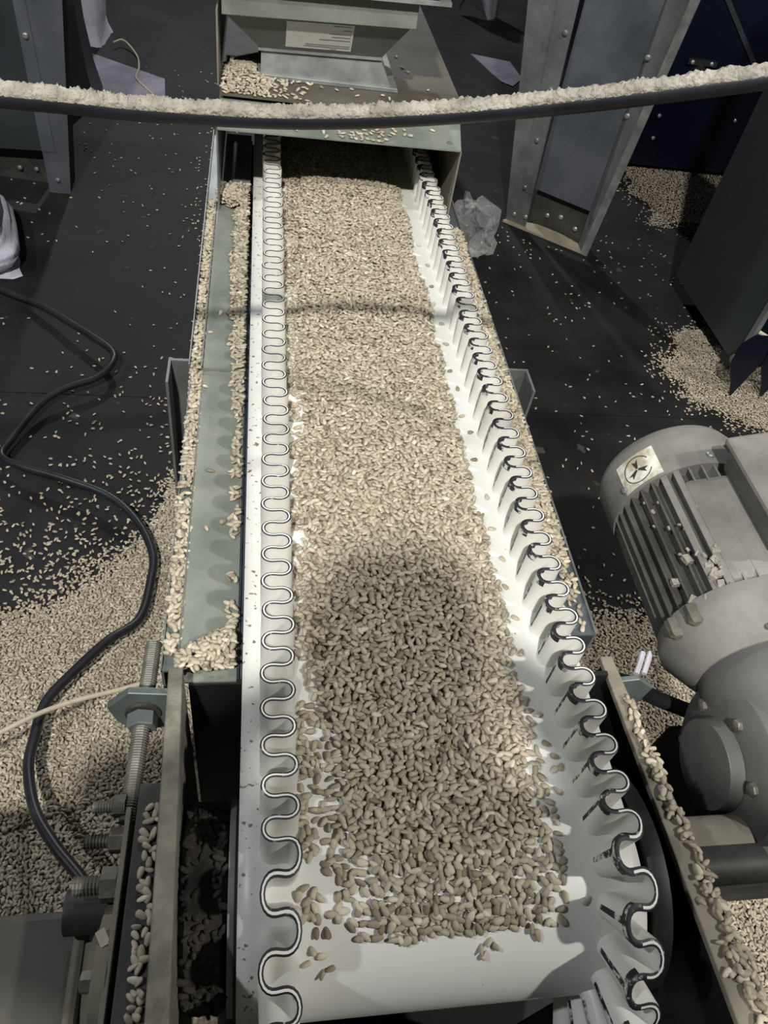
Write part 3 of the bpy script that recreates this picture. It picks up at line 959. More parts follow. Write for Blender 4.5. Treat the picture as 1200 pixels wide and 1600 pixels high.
# on the hood
pts = []
for k in range(3):
    x, y = jgrid(-0.046, 0.06, 1.08, 1.24, 0.0050)
    h = 0.012 * np.exp(-((x + 0.018) / 0.022) ** 2 - ((y - 1.135) / 0.04) ** 2) - k * 0.0028
    ok = (h > 0.0006) & ~((x > -0.004) & (y > 1.138))
    pts.append(np.stack([x[ok], y[ok], zh + 0.0152 + h[ok]], 1))
x, y = jgrid(-0.045, 0.10, 1.078, 1.138, 0.0065)
ok = RNG.uniform(0, 1, len(x)) < 0.75 * sstep(0.10, 0.0, x)
pts.append(np.stack([x[ok], y[ok], np.full(ok.sum(), zh + 0.0152)], 1))
x, y = jgrid(0.05, 0.25, 1.004, 1.07, 0.0075)
ok = RNG.uniform(0, 1, len(x)) < 0.75 * np.exp(-((x - 0.14) / 0.05) ** 2) * sstep(1.06, 1.02, y) + 0.03
pts.append(np.stack([x[ok], y[ok], zh + 0.0018 + (y[ok] - 1.0) * 0.07], 1))
x, y = jgrid(0.0, 0.27, 1.08, 1.40, 0.016)
ok = (RNG.uniform(0, 1, len(x)) < 0.12) & ~((x < 0.20) & (y > 1.135))
pts.append(np.stack([x[ok], y[ok], np.full(ok.sum(), zh + 0.0152)], 1))
seeds_obj('kernel_spill', np.concatenate(pts), 'kernels spilled on top of the hood around the chute neck', tilt_sd=0.3)

# ---- kernels on the floor
def floor_scatter(name, label, fdens, box, sp, layers=1, th=0.004, nseg=5, nring=4):
    pts = []
    for k in range(layers):
        x, y = jgrid(box[0], box[1], box[2], box[3], sp)
        d = fdens(x, y)
        ok = RNG.uniform(0, 1, len(x)) < (d if k == 0 else d * d)
        pts.append(np.stack([x[ok], y[ok], 0.0016 + (layers - 1 - k) * 0.0026 * d[ok]], 1))
    return seeds_obj(name, np.concatenate(pts), label, nseg=nseg, nring=nring, tilt_sd=0.3)


def dens_left(x, y):
    bx = np.array([-0.60, -0.363, -0.28, -0.214, -0.157, -0.139, -0.10, -0.05])
    by = np.array([0.58, 0.640, 0.680, 0.742, 0.875, 0.925, 1.05, 1.15])
    yb = np.interp(x, bx, by) + 0.05 * (vnoise(x * 14, y * 14, 3) - 0.5)
    d = yb - y
    dens = np.where(d > 0, 1.0, np.exp(d / 0.05) * 0.6 + np.exp(d / 0.22) * 0.17)
    dens = np.where(d < -0.02, dens * (0.35 + 1.3 * vnoise(x * 18, y * 18, 9)), dens)
    return np.clip(dens, 0, 1)


floor_scatter('kernel_carpet', 'dense carpet of spilled kernels on the black floor left of the conveyor', dens_left, (-0.62, -0.075, 0.10, 1.75), 0.0050, layers=3)
bedl = MB()
gx = np.linspace(-0.60, -0.03, 40)
gy = np.linspace(0.1, 1.0, 60)
vs, fs = [], []
for j, yy in enumerate(gy):
    for i, xx in enumerate(gx):
        vs.append((xx, yy, 0.0022))
dm = dens_left(*np.meshgrid(gx, gy))
for j in range(59):
    for i in range(39):
        if dm[j:j + 2, i:i + 2].min() > 0.95:
            fs.append((j * 40 + i, j * 40 + i + 1, (j + 1) * 40 + i + 1, (j + 1) * 40 + i))
bl = bedl.add(vs, fs).build('kernel_bed', M['under_seed'])
tag(bl, 'matted bottom layer of kernels on the floor left of the conveyor', 'kernels', kind='stuff')


def dens_right(x, y):
    d = sstep(0.74, 0.62, y + 0.12 * (x - 0.6) + 0.06 * (vnoise(x * 12, y * 12, 2) - 0.5))
    return np.clip(d + 0.02, 0, 1)


floor_scatter('kernel_carpet', 'dense kernels on the floor under the gear motor', dens_right, (0.46, 0.95, 0.10, 0.85), 0.0054, layers=3)


def dens_band(x, y):
    return 0.05 * (0.2 + 1.8 * vnoise(x * 9, y * 9, 6)) * sstep(0.5, 0.62, x)


floor_scatter('kernel_scatter', 'sparse kernels scattered on the dark floor strip right of the conveyor', dens_band, (0.45, 1.35, 0.86, 2.0), 0.013)


def dens_pile(x, y):
    e = ((x - 1.16) / 0.19) ** 2 + ((y - 1.33) / 0.20) ** 2 + 0.5 * (vnoise(x * 20, y * 20, 4) - 0.5)
    return np.where(e < 1, 1.0, np.exp(-(e - 1) * 4) * 0.6)


floor_scatter('kernel_pile', 'pile of kernels round the pointed navy feet at the right', dens_pile, (0.90, 1.5, 1.05, 1.7), 0.0065, layers=3)


def dens_far(x, y):
    e = np.maximum(np.abs(x - 1.42) / 0.22, np.abs(y - 2.33) / 0.24) + 0.3 * (vnoise(x * 14, y * 14, 4) - 0.5)
    return np.where(e < 1, 1.0, np.exp(-(e - 1) * 9) * 0.5)


floor_scatter('kernel_pile', 'flat pile of kernels on the floor below the navy machine', dens_far, (1.05, 1.8, 2.0, 2.6), 0.0085, layers=2, nseg=4, nring=4)


def dens_farleft(x, y):
    return 0.03 * (0.2 + 1.6 * vnoise(x * 7, y * 7, 3)) * sstep(-0.05, -0.1, x) + 0.25 * np.exp(-((x + 0.13) / 0.05) ** 2) * sstep(1.6, 1.9, y) * sstep(2.6, 2.2, y)


floor_scatter('kernel_scatter', 'sparse kernels on the black floor far left behind the sack', dens_farleft, (-0.75, -0.06, 1.72, 2.9), 0.012)

# ------------------------------------------------------------------ gear motor
MX, MZ = 0.457, ZB - 0.046
gm = empty('gear_motor', (MX, 0.40, 0.0), 'dusty grey electric gear motor with fan cowl beside the belt', 'motor')


def polar(a, r, y):
    return (MX + math.cos(a) * r, y, MZ + math.sin(a) * r)


R_B = 0.064
MB().lathe((MX, 0.505, MZ), (0, -1, 0), [(0, 0.02), (0, R_B), (0.15, R_B), (0.15, 0.02)], 40).build('stator_body', M['motor_dark'], gm, smooth=True)
cowl = MB().lathe((MX, 0.495, MZ), (0, 1, 0), [(0, 0.068), (0.0, 0.0765), (0.050, 0.0765), (0.060, 0.073), (0.066, 0.066), (0.070, 0.05), (0.071, 0.01)], 56) \
    .build('fan_cowl', M['motor'], gm, smooth=True)
for a in (2.85, 1.62, 0.75):
    MB().lathe(polar(a, 0.0755, 0.506), (math.cos(a), 0, math.sin(a)), [(0, 0.004), (0.003, 0.004), (0.004, 0.0025)], 8).build('screw', M['galv_bright'], cowl)
MB().lathe(polar(1.25, 0.0755, 0.522), (math.cos(1.25), 0, math.sin(1.25)), [(0, 0.004), (0.003, 0.004), (0.004, 0.0025)], 8).build('screw', M['dusty_steel'], cowl)
# cooling fins
finm = {}
for i, deg in enumerate(list(range(92, 262, 10))):
    a = math.radians(deg)
    wide = deg in (122, 132)
    t = 0.0045 if wide else 0.0016
    y0, y1 = 0.355, 0.500
    r1 = 0.0745
    cx, cz = math.cos(a), math.sin(a)
    tx, tz = -math.sin(a), math.cos(a)
    ring = [(MX + cx * r + tx * s, y0, MZ + cz * r + tz * s) for r, s in ((0.060, -t), (0.060, t), (r1, t * 0.7), (r1, -t * 0.7))]
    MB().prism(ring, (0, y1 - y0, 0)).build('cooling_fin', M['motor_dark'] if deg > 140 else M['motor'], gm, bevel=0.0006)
# pad and terminal box on the upper right
rotb = Matrix.Rotation(math.radians(-14), 3, 'Y')


def tb(x0, x1, y0, y1, z0, z1):
    m_ = MB()
    m_.box((x0, y0, z0), (x1, y1, z1), rot=rotb, piv=(MX, 0.4, MZ))
    return m_


tb(MX - 0.022, MX + 0.064, 0.358, 0.482, MZ + 0.050, MZ + 0.074).build('mounting_pad', M['motor'], gm, bevel=0.008)
bx = tb(MX + 0.022, MX + 0.105, 0.365, 0.492, MZ + 0.066, MZ + 0.100).build('terminal_box', M['motor'], gm, bevel=0.006)
tb(MX + 0.018, MX + 0.110, 0.361, 0.496, MZ + 0.100, MZ + 0.110).build('terminal_lid', M['motor'], gm, bevel=0.004)
# end shield and flange towards the gearbox
MB().lathe((MX, 0.356, MZ), (0, -1, 0), [(0, 0.02), (0, 0.076), (0.010, 0.079), (0.018, 0.079), (0.026, 0.074), (0.040, 0.066), (0.052, 0.058), (0.056, 0.02)], 48) \
    .build('end_shield', M['motor'], gm, smooth=True)
for a in (2.95, 2.65, 1.35, 0.7):
    MB().lathe(polar(a, 0.0785, 0.350), (0, -1, 0), [(0, 0.004), (0, 0.007), (0.016, 0.007), (0.018, 0.004)], 6).build('flange_bolt', M['dusty_steel'], gm)
for a in (1.9, 1.35, 0.85):
    MB().lathe(polar(a, 0.060, 0.318), (0, -1, 0.25), [(0, 0.004), (0, 0.0065), (0.006, 0.0065), (0.007, 0.004)], 6).build('shield_bolt', M['thread'], gm)
# worm gearbox
gb = MB().lathe((MX - 0.055, 0.235, MZ - 0.035), (1, 0, 0), [(0, 0.02), (0, 0.058), (0.008, 0.068), (0.095, 0.068), (0.104, 0.058), (0.106, 0.02)], 40) \
    .build('gearbox_housing', M['gearbox'], gm, smooth=True)
MB().lathe((MX, 0.305, MZ), (0, -1, 0), [(0, 0.02), (0, 0.056), (0.018, 0.060), (0.030, 0.056), (0.060, 0.050), (0.10, 0.048), (0.115, 0.04), (0.116, 0.01)], 40) \
    .build('worm_housing', M['gearbox'], gm, smooth=True)
MB().lathe((MX - 0.056, 0.235, MZ - 0.035), (-1, 0, 0), [(0, 0.02), (0, 0.040), (0.012, 0.038), (0.014, 0.018)], 32).build('output_cover', M['gearbox'], gm, smooth=True)
for k in range(6):
    a = k * math.pi / 3 + 0.3
    MB().lathe((MX - 0.054, 0.235 + math.cos(a) * 0.050, MZ - 0.035 + math.sin(a) * 0.050), (-1, 0, 0), [(0, 0.002), (0, 0.0055), (0.005, 0.0055), (0.006, 0.002)], 6).build('cover_bolt', M['thread'], gm)
MB().lathe((MX - 0.006, 0.235, MZ - 0.035), (1, 0, 0), [(0, 0.06), (0, 0.0715), (0.007, 0.0715), (0.007, 0.06)], 40).build('parting_flange', M['gearbox'], gm, smooth=True)
MB().cyl((MX - 0.056, Y0 + 0.02, ZB - RD - 0.02), (MX - 0.12, Y0 + 0.02, ZB - RD - 0.02), 0.024, 24).build('output_sleeve', M['olive_steel'], gm, smooth=True)
MB().box((MX - 0.05, 0.16, 0.26), (MX + 0.06, 0.30, MZ - 0.095)).build('foot_block', M['dark_steel'], gm, bevel=0.004)
MB().box((0.336, 0.17, 0.245), (MX + 0.11, 0.225, 0.262)).build('torque_arm', M['black'], gm, bevel=0.002)
MB().box((MX - 0.02, 0.18, 0.0), (MX + 0.03, 0.23, 0.245)).build('support_post', M['dark_steel'], gm)
# sticker wrapped on the cowl
def cyl_patch(b, poly, r0, r1):
    """poly: list of (arc length along the cowl from its angle a0, y); extruded between radii"""
    n = len(poly)
    vs = []
    for r in (r0, r1):
        for (s, y) in poly:
            a = 2.56 - s / 0.0765
            vs.append(polar(a, r, y))
    fs = [tuple(range(n))[::-1], tuple(range(n, 2 * n))] + [(i, (i + 1) % n, n + (i + 1) % n, n + i) for i in range(n)]
    b.add(vs, fs)


b = MB()
for k in range(8):
    s0, s1 = -0.0225 + k * 0.045 / 8, -0.0225 + (k + 1) * 0.045 / 8
    cyl_patch(b, [(s0, 0.4985), (s1, 0.4985), (s1, 0.5365), (s0, 0.5365)], 0.0763, 0.0770)
stk = b.build('sticker', M['paper_dirty'], cowl)
b = MB()
nseg_ = 40
for k in range(nseg_):
    a0, a1 = 2 * math.pi * k / nseg_ + 0.5, 2 * math.pi * (k + 1) / nseg_ + 0.5
    if k > 33:
        continue
    q = [(math.cos(a) * r, 0.5175 + math.sin(a) * r) for a, r in ((a0, 0.0150), (a1, 0.0150), (a1, 0.0159), (a0, 0.0159))]
    cyl_patch(b, q, 0.0769, 0.0773)
b.build('printed_ring', M['ink'], stk)
b = MB()
for k in range(3):
    a = math.radians(90 + 120 * k)
    ca, sa = math.cos(a), math.sin(a)
    def rp(u, v):
        return (u * ca - v * sa, 0.5175 + u * sa + v * ca)
    cyl_patch(b, [rp(0.001, -0.001), rp(0.0115, -0.0032), rp(0.0085, 0.0), rp(0.001, 0.001)], 0.0769, 0.0773)
    cyl_patch(b, [rp(0.0085, 0.0), rp(0.0112, 0.0034), rp(0.001, 0.001)], 0.0769, 0.0773)
b.build('printed_arrow', M['ink'], stk)
# crumbs of dust on the motor
crumbs = MB()
for i in range(30):
    a = RNG.uniform(1.9, 2.8)
    y = RNG.uniform(0.345, 0.40) if i < 19 else RNG.uniform(0.40, 0.50)
    r = 0.073
    c = Vector(polar(a, r, y))
    s = RNG.uniform(0.0015, 0.0042) if i < 19 else RNG.uniform(0.001, 0.002)
    crumbs.box(c - Vector((s, s * 1.3, s * 0.7)), c + Vector((s, s * 1.3, s * 0.7)), rot=Matrix.Rotation(RNG.uniform(0, 3), 3, 'Z') @ Matrix.Rotation(RNG.uniform(-0.6, 0.6), 3, 'X'))
co_ = crumbs.build('dust_crumbs', M['dust'], gm, bevel=0.0006)
co_['kind'] = 'stuff'

# motor cable and pale wires beside it
pts = catmull([(0.325, 0.330, ZB - 0.105), (0.36, 0.331, ZB - 0.110), (0.40, 0.326, ZB - 0.135), (0.44, 0.318, ZB - 0.15)], 6)
mc = MB().tube(pts, 0.008, 10).build('motor_cable', M['cable'], None, smooth=True)
tag(mc, 'thick black cable running from the right head plate under the gear motor', 'cable')
for dx in (0, 0.008):
    q = MB().tube([(0.368 + dx, 0.334, ZB - 0.100), (0.375 + dx, 0.345, ZB - 0.098), (0.382 + dx, 0.356, ZB - 0.098)], 0.0028, 8).build('pale_wire', M['white_wire'], None, smooth=True)
    tag(q, 'short white wire stub above the black cable, ' + ('right' if dx else 'left') + ' one of two', 'wire', 'white wire stubs by the motor')

# ------------------------------------------------------------------ cables
cpts = [(-1.25, 0.20, 0.98), (-0.70, 0.36, 0.870), (-0.40, 0.435, 0.836), (-0.149, 0.492, 0.814), (-0.061, 0.508, 0.808), (0.039, 0.512, 0.812), (0.159, 0.497, 0.836), (0.29, 0.45, 0.884), (0.45, 0.38, 0.955), (0.75, 0.22, 1.12), (1.3, -0.05, 1.45)]
path = catmull(cpts, 24)
dcab = MB().tube(path, 0.0066, 12).build('hanging_cable', M['cable'], None, smooth=True)
tag(dcab, 'black cable caked with pale dust sagging across above the belt', 'cable')
vs, fs = [], []
seg = 11
dense = catmull(cpts, 130)
dense = [p for p in dense if -0.42 < p[0] < 0.52]
for i, p in enumerate(dense):
    t = Vector(dense[min(i + 1, len(dense) - 1)]) - Vector(dense[max(i - 1, 0)])
    t.normalize()
    side = t.cross(Vector((0, 0, 1))).normalized()
    up = side.cross(t).normalized()
    for k in range(seg):
        f = k / (seg - 1)
        a = math.radians(18 + 144 * f)
        n_ = float(vnoise(i * 0.9, k * 1.3, 4)) * 0.6 + float(vnoise(i * 0.16, k * 0.4, 8)) * 0.4
        bulge = math.sin(math.pi * f)
        r = 0.0063 + (0.0004 + 0.0026 * n_ * n_ * 1.6) * bulge ** 0.6 + 0.0004 * bulge
        q = Vector(p) + (side * math.cos(a) + up * math.sin(a)) * r
        vs.append(q)
for i in range(len(dense) - 1):
    for k in range(seg - 1):
        fs.append((i * seg + k, i * seg + k + 1, (i + 1) * seg + k + 1, (i + 1) * seg + k))
dc_ = MB().add(vs, fs).build('dust_crust', M['dust'], dcab, smooth=True, auto=80)
dc_['label'] = 'pale flour dust lying on the cable'

fc = [(-0.75, 1.62, 0.012), (-0.538, 1.5, 0.012), (-0.451, 1.443, 0.02), (-0.361, 1.36, 0.03), (-0.286, 1.285, 0.035), (-0.276, 1.241, 0.035), (-0.301, 1.199, 0.03), (-0.354, 1.163, 0.03), (-0.391, 1.119, 0.025),
      (-0.422, 1.032, 0.02), (-0.429, 0.991, 0.02), (-0.392, 0.962, 0.025), (-0.315, 0.929, 0.03), (-0.238, 0.892, 0.03), (-0.186, 0.836, 0.03), (-0.156, 0.77, 0.03), (-0.154, 0.713, 0.03),
      (-0.163, 0.643, 0.035), (-0.2, 0.601, 0.045), (-0.24, 0.55, 0.045), (-0.266, 0.508, 0.045), (-0.271, 0.459, 0.045), (-0.269, 0.416, 0.05), (-0.249, 0.36, 0.06), (-0.217, 0.314, 0.07), (-0.17, 0.26, 0.08), (-0.13, 0.19, 0.09)]
q = MB().tube(catmull(fc, 8), 0.0068, 10).build('floor_cable', M['cable'], None, smooth=True)
tag(q, 'black power cable snaking over the floor left of the conveyor', 'cable')
q = MB().tube(catmull([(-0.42, 0.33, 0.14), (-0.263, 0.392, 0.2), (-0.204, 0.423, 0.2), (-0.134, 0.443, 0.2), (-0.07, 0.46, 0.21)], 8), 0.0028, 8).build('beige_cord', M['twine'], None, smooth=True)
tag(q, 'thin beige cord stretched from the frame over the kernels at left', 'cord')

# ------------------------------------------------------------------ tapered machine legs
lr = empty('machine_leg', (0.80, 1.94, 0), 'tapered galvanised machine leg with bolted web, right of the hood', 'machine leg')
U = Vector((0.778, -0.628, 0))
N = Vector((-0.628, -0.778, 0))        # towards the camera
P0 = Vector((0.708, 2.02, 0))


def lp(u, z, d=0.0):
    return P0 + U * u + N * d + Vector((0, 0, z))


def slab(b, poly, d0, d1):
    ring = [lp(u, z, d0) for u, z in poly]
    b.prism(ring, N * (d1 - d0))
    return b


slab(MB(), [(0.0, 0.0), (0.062, 0.0), (0.032, 0.56), (0.028, 0.95), (-0.165, 0.95), (-0.093, 0.527)], -0.003, 0.0).build('front_flange', M['galv'], lr)
slab(MB(), [(0.020, 0.10), (0.056, 0.10), (0.031, 0.56), (0.027, 0.95), (-0.06, 0.95), (-0.015, 0.52)], 0.0001, 0.0022).build('lap_strip', M['galv'], lr)
slab(MB(), [(0.050, 0.106), (0.218, 0.106), (0.218, 0.95), (0.025, 0.95)], -0.030, -0.027).build('web', M['galv_blue'], lr)
slab(MB(), [(0.050, 0.0), (0.236, 0.0), (0.222, 0.106), (0.050, 0.106)], -0.055, -0.052).build('lower_web', M['dark_steel'], lr)
MB().hexa([lp(0.217, 0.0, -0.030), lp(0.220, 0.0, -0.033), lp(0.242, 0.0, -0.003), lp(0.239, 0.0, 0.0)],
          [lp(0.217, 0.95, -0.030), lp(0.220, 0.95, -0.033), lp(0.302, 0.95, -0.003), lp(0.299, 0.95, 0.0)]).build('side_web', M['galv'], lr)
slab(MB(), [(0.239, 0.0), (0.260, 0.0), (0.320, 0.95), (0.299, 0.95)], 0.0, 0.003).build('edge_flange', M['galv_bright'], lr)
for u, z in ((0.022, 0.489), (0.025, 0.362), (0.027, 0.238), (0.030, 0.112)):
    MB().lathe(lp(u, z, 0.0022), N, [(0, 0.007), (0.004, 0.007), (0.006, 0.004)], 8).build('bolt', M['galv'], lr)
for u, z, d in ((0.230, 0.492, -0.012), (0.231, 0.362, -0.012), (0.02, 0.03, 0.0), (0.055, 0.035, 0.0), (0.10, 0.04, -0.05), (0.14, 0.05, -0.05), (0.19, 0.035, -0.05)):
    MB().lathe(lp(u, z, d), N, [(0, 0.007), (0.004, 0.007), (0.006, 0.004)], 8).build('bolt', M['galv_bright'], lr)
fd = slab(MB(), [(0.0, 0), (0.0, 0), (0.0, 0)], 0, 0)
dpl = MB().prism([lp(-0.005, 0.0006, 0.012), lp(0.240, 0.0006, 0.003), lp(0.215, 0.0006, -0.035), (lp(0.15, 0.0006, -0.048)), lp(0.08, 0.0006, -0.045), lp(0.0, 0.0006, -0.004)], (0, 0, 0.006)).build('dust_heap', M['floor_dust'])
tag(dpl, 'flat heap of yellowish dust at the foot of the right machine leg', 'dust', kind='stuff')

ll = empty('machine_leg', (-0.52, 1.98, 0), 'tapered galvanised machine leg with single bolt at the upper left', 'machine leg')
YL = 1.97
MB().prism([(-0.525, YL, 0.0), (-0.475, YL, 0.0), (-0.423, YL, 0.437), (-0.365, YL, 0.95), (-0.525, YL, 0.95)], (0, 0.003, 0)).build('front_flange', M['galv_blue'], ll)
MB().prism([(-0.5255, YL - 0.002, 0.105), (-0.494, YL - 0.002, 0.105), (-0.4995, YL - 0.002, 0.43), (-0.505, YL - 0.002, 0.95), (-0.5255, YL - 0.002, 0.95)], (0, 0.002, 0)).build('lap_strip', M['galv_blue'], ll)
MB().prism([(-0.95, YL + 0.06, 0.065), (-0.518, YL + 0.002, 0.105), (-0.518, YL + 0.002, 0.95), (-0.95, YL + 0.06, 0.95)], (0, 0.003, 0)).build('web', M['panel_dark'], ll)
MB().prism([(-0.4765, YL + 0.003, 0.0), (-0.4765, YL + 0.08, 0.0), (-0.366, YL + 0.08, 0.95), (-0.366, YL + 0.003, 0.95)], (-0.003, 0, 0)).build('side_flange', M['dark_steel'], ll)
MB().prism([(-0.95, YL + 0.10, 0.0), (-0.53, YL + 0.05, 0.0), (-0.53, YL + 0.05, 0.105), (-0.95, YL + 0.10, 0.065)], (0, 0.003, 0)).build('lower_web', M['dark_steel'], ll)
MB().lathe((-0.512, YL - 0.002, 0.36), (0, -1, 0), [(0, 0.007), (0.004, 0.007), (0.006, 0.004)], 8).build('bolt', M['galv_bright'], ll)
for x in (-0.60, -0.56, -0.50):
    MB().lathe((x, YL + 0.05 if x < -0.53 else YL, 0.035), (0, -1, 0), [(0, 0.006), (0.004, 0.006), (0.006, 0.003)], 8).build('bolt', M['galv'], ll)

# dark flared skirt behind the left leg
b = MB()
prof = [(0.0, 0.075), (0.08, 0.062), (0.2, 0.052), (0.45, 0.048), (0.95, 0.047)]
vs, fs = [], []
for z, hw in prof:
    for (sx, sy) in ((-1, -1), (1, -1), (1, 1), (-1, 1)):
        vs.append((-0.575 + sx * hw * 1.15, 2.60 + sy * hw, z + 0.0))
for i in range(len(prof) - 1):
    for k in range(4):
        fs.append((i * 4 + k, i * 4 + (k + 1) % 4, (i + 1) * 4 + (k + 1) % 4, (i + 1) * 4 + k))
fs += [(3, 2, 1, 0), tuple(len(vs) - 4 + k for k in range(4))]
q = b.add(vs, fs).build('flared_post', M['panel_dark'], None, smooth=True, auto=60)
tag(q, 'dark grey flared sheet-metal post between the left leg and the white sack', 'post')

# ------------------------------------------------------------------ sacks, sheet, twine, plastic
def sack(name, label, cx, cy, hx, hy, hz, rz, seed, tilt=0.0):
    n1, n2 = 22, 28
    vs, fs = [], []
    for i in range(n1 + 1):
        v = i / n1
        z = hz * v
        bulge = 0.82 + 0.18 * math.sin(math.pi * min(1, v * 1.15)) if v > 0.02 else 0.94
        for k in range(n2):
            a = 2 * math.pi * k / n2
            c, s = math.cos(a), math.sin(a)
            e = 0.45
            x = math.copysign(abs(c) ** e, c)
            y = math.copysign(abs(s) ** e, s)
            rip = 1 + 0.05 * (float(vnoise(v * 26, k * 0.35, seed)) - 0.5) + 0.04 * (float(vnoise(v * 7, k * 0.6, seed + 3)) - 0.5)
            ear = 1.10 if (v < 0.06 and abs(c) > 0.55 and abs(s) > 0.55) else 1.0
            vs.append((x * hx * bulge * rip * ear + tilt * z, y * hy * bulge * rip * ear, z))
    for i in range(n1):
        for k in range(n2):
            k2 = (k + 1) % n2
            fs.append((i * n2 + k, i * n2 + k2, (i + 1) * n2 + k2, (i + 1) * n2 + k))
    fs.append(tuple(range(n2))[::-1])
    fs.append(tuple(n1 * n2 + k for k in range(n2)))
    R = Matrix.Rotation(rz, 3, 'Z')
    vs = [R @ Vector(p) + Vector((cx, cy, 0.0)) for p in vs]
    o = MB().add(vs, fs).build(name, M['sack'], None, smooth=True, auto=75)
    tag(o, label, 'sack')
    return o


sack('woven_sack', 'white woven sack standing behind the flared post at the top left', -0.655, 3.12, 0.135, 0.10, 0.75, -0.1, 3)
sack('woven_sack', 'white woven sack corner at the left edge above the black cable', -0.70, 1.67, 0.16, 0.16, 0.09, 0.28, 5)
q = MB().tube(catmull([(-0.50, 3.03, 0.02), (-0.47, 3.06, 0.02), (-0.42, 2.98, 0.006), (-0.40, 2.87, 0.004), (-0.40, 2.78, 0.004), (-0.36, 2.70, 0.004), (-0.33, 2.64, 0.004), (-0.35, 2.59, 0.004)], 8), 0.0032, 6).build('sack_twine', M['twine'], None, smooth=True)
tag(q, 'pale twine trailing from the top left sack over the floor', 'twine')
q = MB().prism([(-0.60, 2.98, 0.0005), (-0.31, 2.80, 0.0005), (-0.29, 2.58, 0.0005), (-0.52, 2.50, 0.0005)], (0, 0, 0.002)).build('paper_sheet', M['sheet'])
tag(q, 'flat lilac-grey sheet lying on the floor below the top left sack', 'sheet')
q = MB().prism([(0.86, 3.42, 0.0), (1.02, 3.38, 0.0), (1.03, 3.20, 0.0), (0.97, 3.10, 0.0), (0.93, 3.14, 0.0)], (0, 0, 0.004)).build('cardboard_piece', M['sheet'])
tag(q, 'small grey cardboard piece on the floor behind the hood', 'cardboard')
# drooping grey cloth further back
vs, fs = [], []
for i in range(12):
    for j in range(10):
        u_, v_ = i / 11, j / 9
        vs.append((0.90 + 0.19 * u_ - 0.03 * v_, 3.95 + 0.10 * math.sin(u_ * 7 + v_ * 2) * 0.3, 0.02 + 0.40 * v_ + 0.06 * math.sin(u_ * 5)))
for i in range(11):
    for j in range(9):
        fs.append((i * 10 + j, (i + 1) * 10 + j, (i + 1) * 10 + j + 1, i * 10 + j + 1))
q = MB().add(vs, fs).build('hanging_cloth', M['sheet'], None, smooth=True, auto=80)
m_ = q.modifiers.new('thick', 'SOLIDIFY')
m_.thickness = 0.004
tag(q, 'lilac-grey cloth hanging in the dark behind the hood', 'cloth')
# crumpled clear plastic bag
vs, fs = [], []
n1, n2 = 14, 20
for i in range(n1 + 1):
    a = math.pi * i / n1
    for k in range(n2):
        bq = 2 * math.pi * k / n2
        r = 0.6 + 0.75 * float(vnoise(i * 0.8 + 3, k * 0.8, 6)) + 0.25 * float(vnoise(i * 1.9, k * 1.7, 2))
        vs.append((0.555 + 0.062 * r * math.sin(a) * math.cos(bq), 1.84 + 0.085 * r * math.sin(a) * math.sin(bq), max(0.002, 0.062 - 0.062 * r * math.cos(a))))
for i in range(n1):
    for k in range(n2):
        fs.append((i * n2 + k, i * n2 + (k + 1) % n2, (i + 1) * n2 + (k + 1) % n2, (i + 1) * n2 + k))
q = MB().add(vs, fs).build('plastic_bag', M['plastic'], None)
tag(q, 'crumpled clear plastic bag on the floor right of the hood', 'bag')

# ------------------------------------------------------------------ right side machines
rp_ = empty('panel_cabinet', (1.2, 1.5, 0), 'dark grey sheet panel with light edge post at the right edge', 'machine panel')
MB().box((1.098, 1.325, 0.05), (1.101, 1.703, 1.0)).build('side_panel', M['panel_dark'], rp_)
MB().box((1.101, 1.700, 0.05), (1.70, 1.703, 1.0)).build('back_panel', M['panel_dark'], rp_)
MB().box((1.093, 1.310, 0.085), (1.104, 1.325, 1.0)).build('edge_post', M['galv'], rp_)
MB().box((1.104, 1.315, 0.10), (1.70, 1.325, 1.0)).build('front_panel', M['navy'], rp_)
MB().lathe((1.097, 1.325, 0.062), (-1, -0.5, 0.2), [(0, 0.004), (0, 0.012), (0.006, 0.011), (0.010, 0.006)], 12).build('bolt', M['galv_bright'], rp_, smooth=True)
for x in (1.12, 1.45):
    MB().box((x, 1.36, 0.0), (x + 0.05, 1.41, 0.10)).build('foot', M['dark_steel'], rp_)
for i, x in enumerate((1.062, 1.140)):
    q = MB().prism([(x - 0.022, 1.262, 0.145), (x + 0.000, 1.262, 0.170), (x + 0.045, 1.262, 0.170), (x + 0.052, 1.262, 0.10), (x + 0.024, 1.262, 0.0), (x + 0.010, 1.262, 0.035), (x - 0.02, 1.262, 0.09)], (0, 0.004, 0)).build('pointed_foot_guard', M['navy'])
    tag(q, ('navy pointed foot plate stuck into kernels, nearer the bolt corner' if i == 0 else 'navy pointed foot plate at the very right edge'), 'foot plate', 'pointed navy foot plates')
q = MB().tube(catmull([(1.095, 1.30, 0.155), (1.115, 1.285, 0.150), (1.16, 1.275, 0.128), (1.20, 1.265, 0.095), (1.26, 1.26, 0.09)], 8), 0.0045, 8).build('pale_wire', M['twine'], None, smooth=True)
tag(q, 'pale wire looping from the panel post at the right edge', 'wire')
q = MB().tube(catmull([(1.135, 1.285, 0.175), (1.145, 1.283, 0.160), (1.150, 1.280, 0.140), (1.150, 1.279, 0.11)], 8), 0.0028, 8).tube([(1.135, 1.285, 0.175), (1.22, 1.28, 0.18)], 0.003, 8).build('pale_wire', M['twine'], None, smooth=True)
tag(q, 'thin bent wire above the two navy foot plates', 'wire')

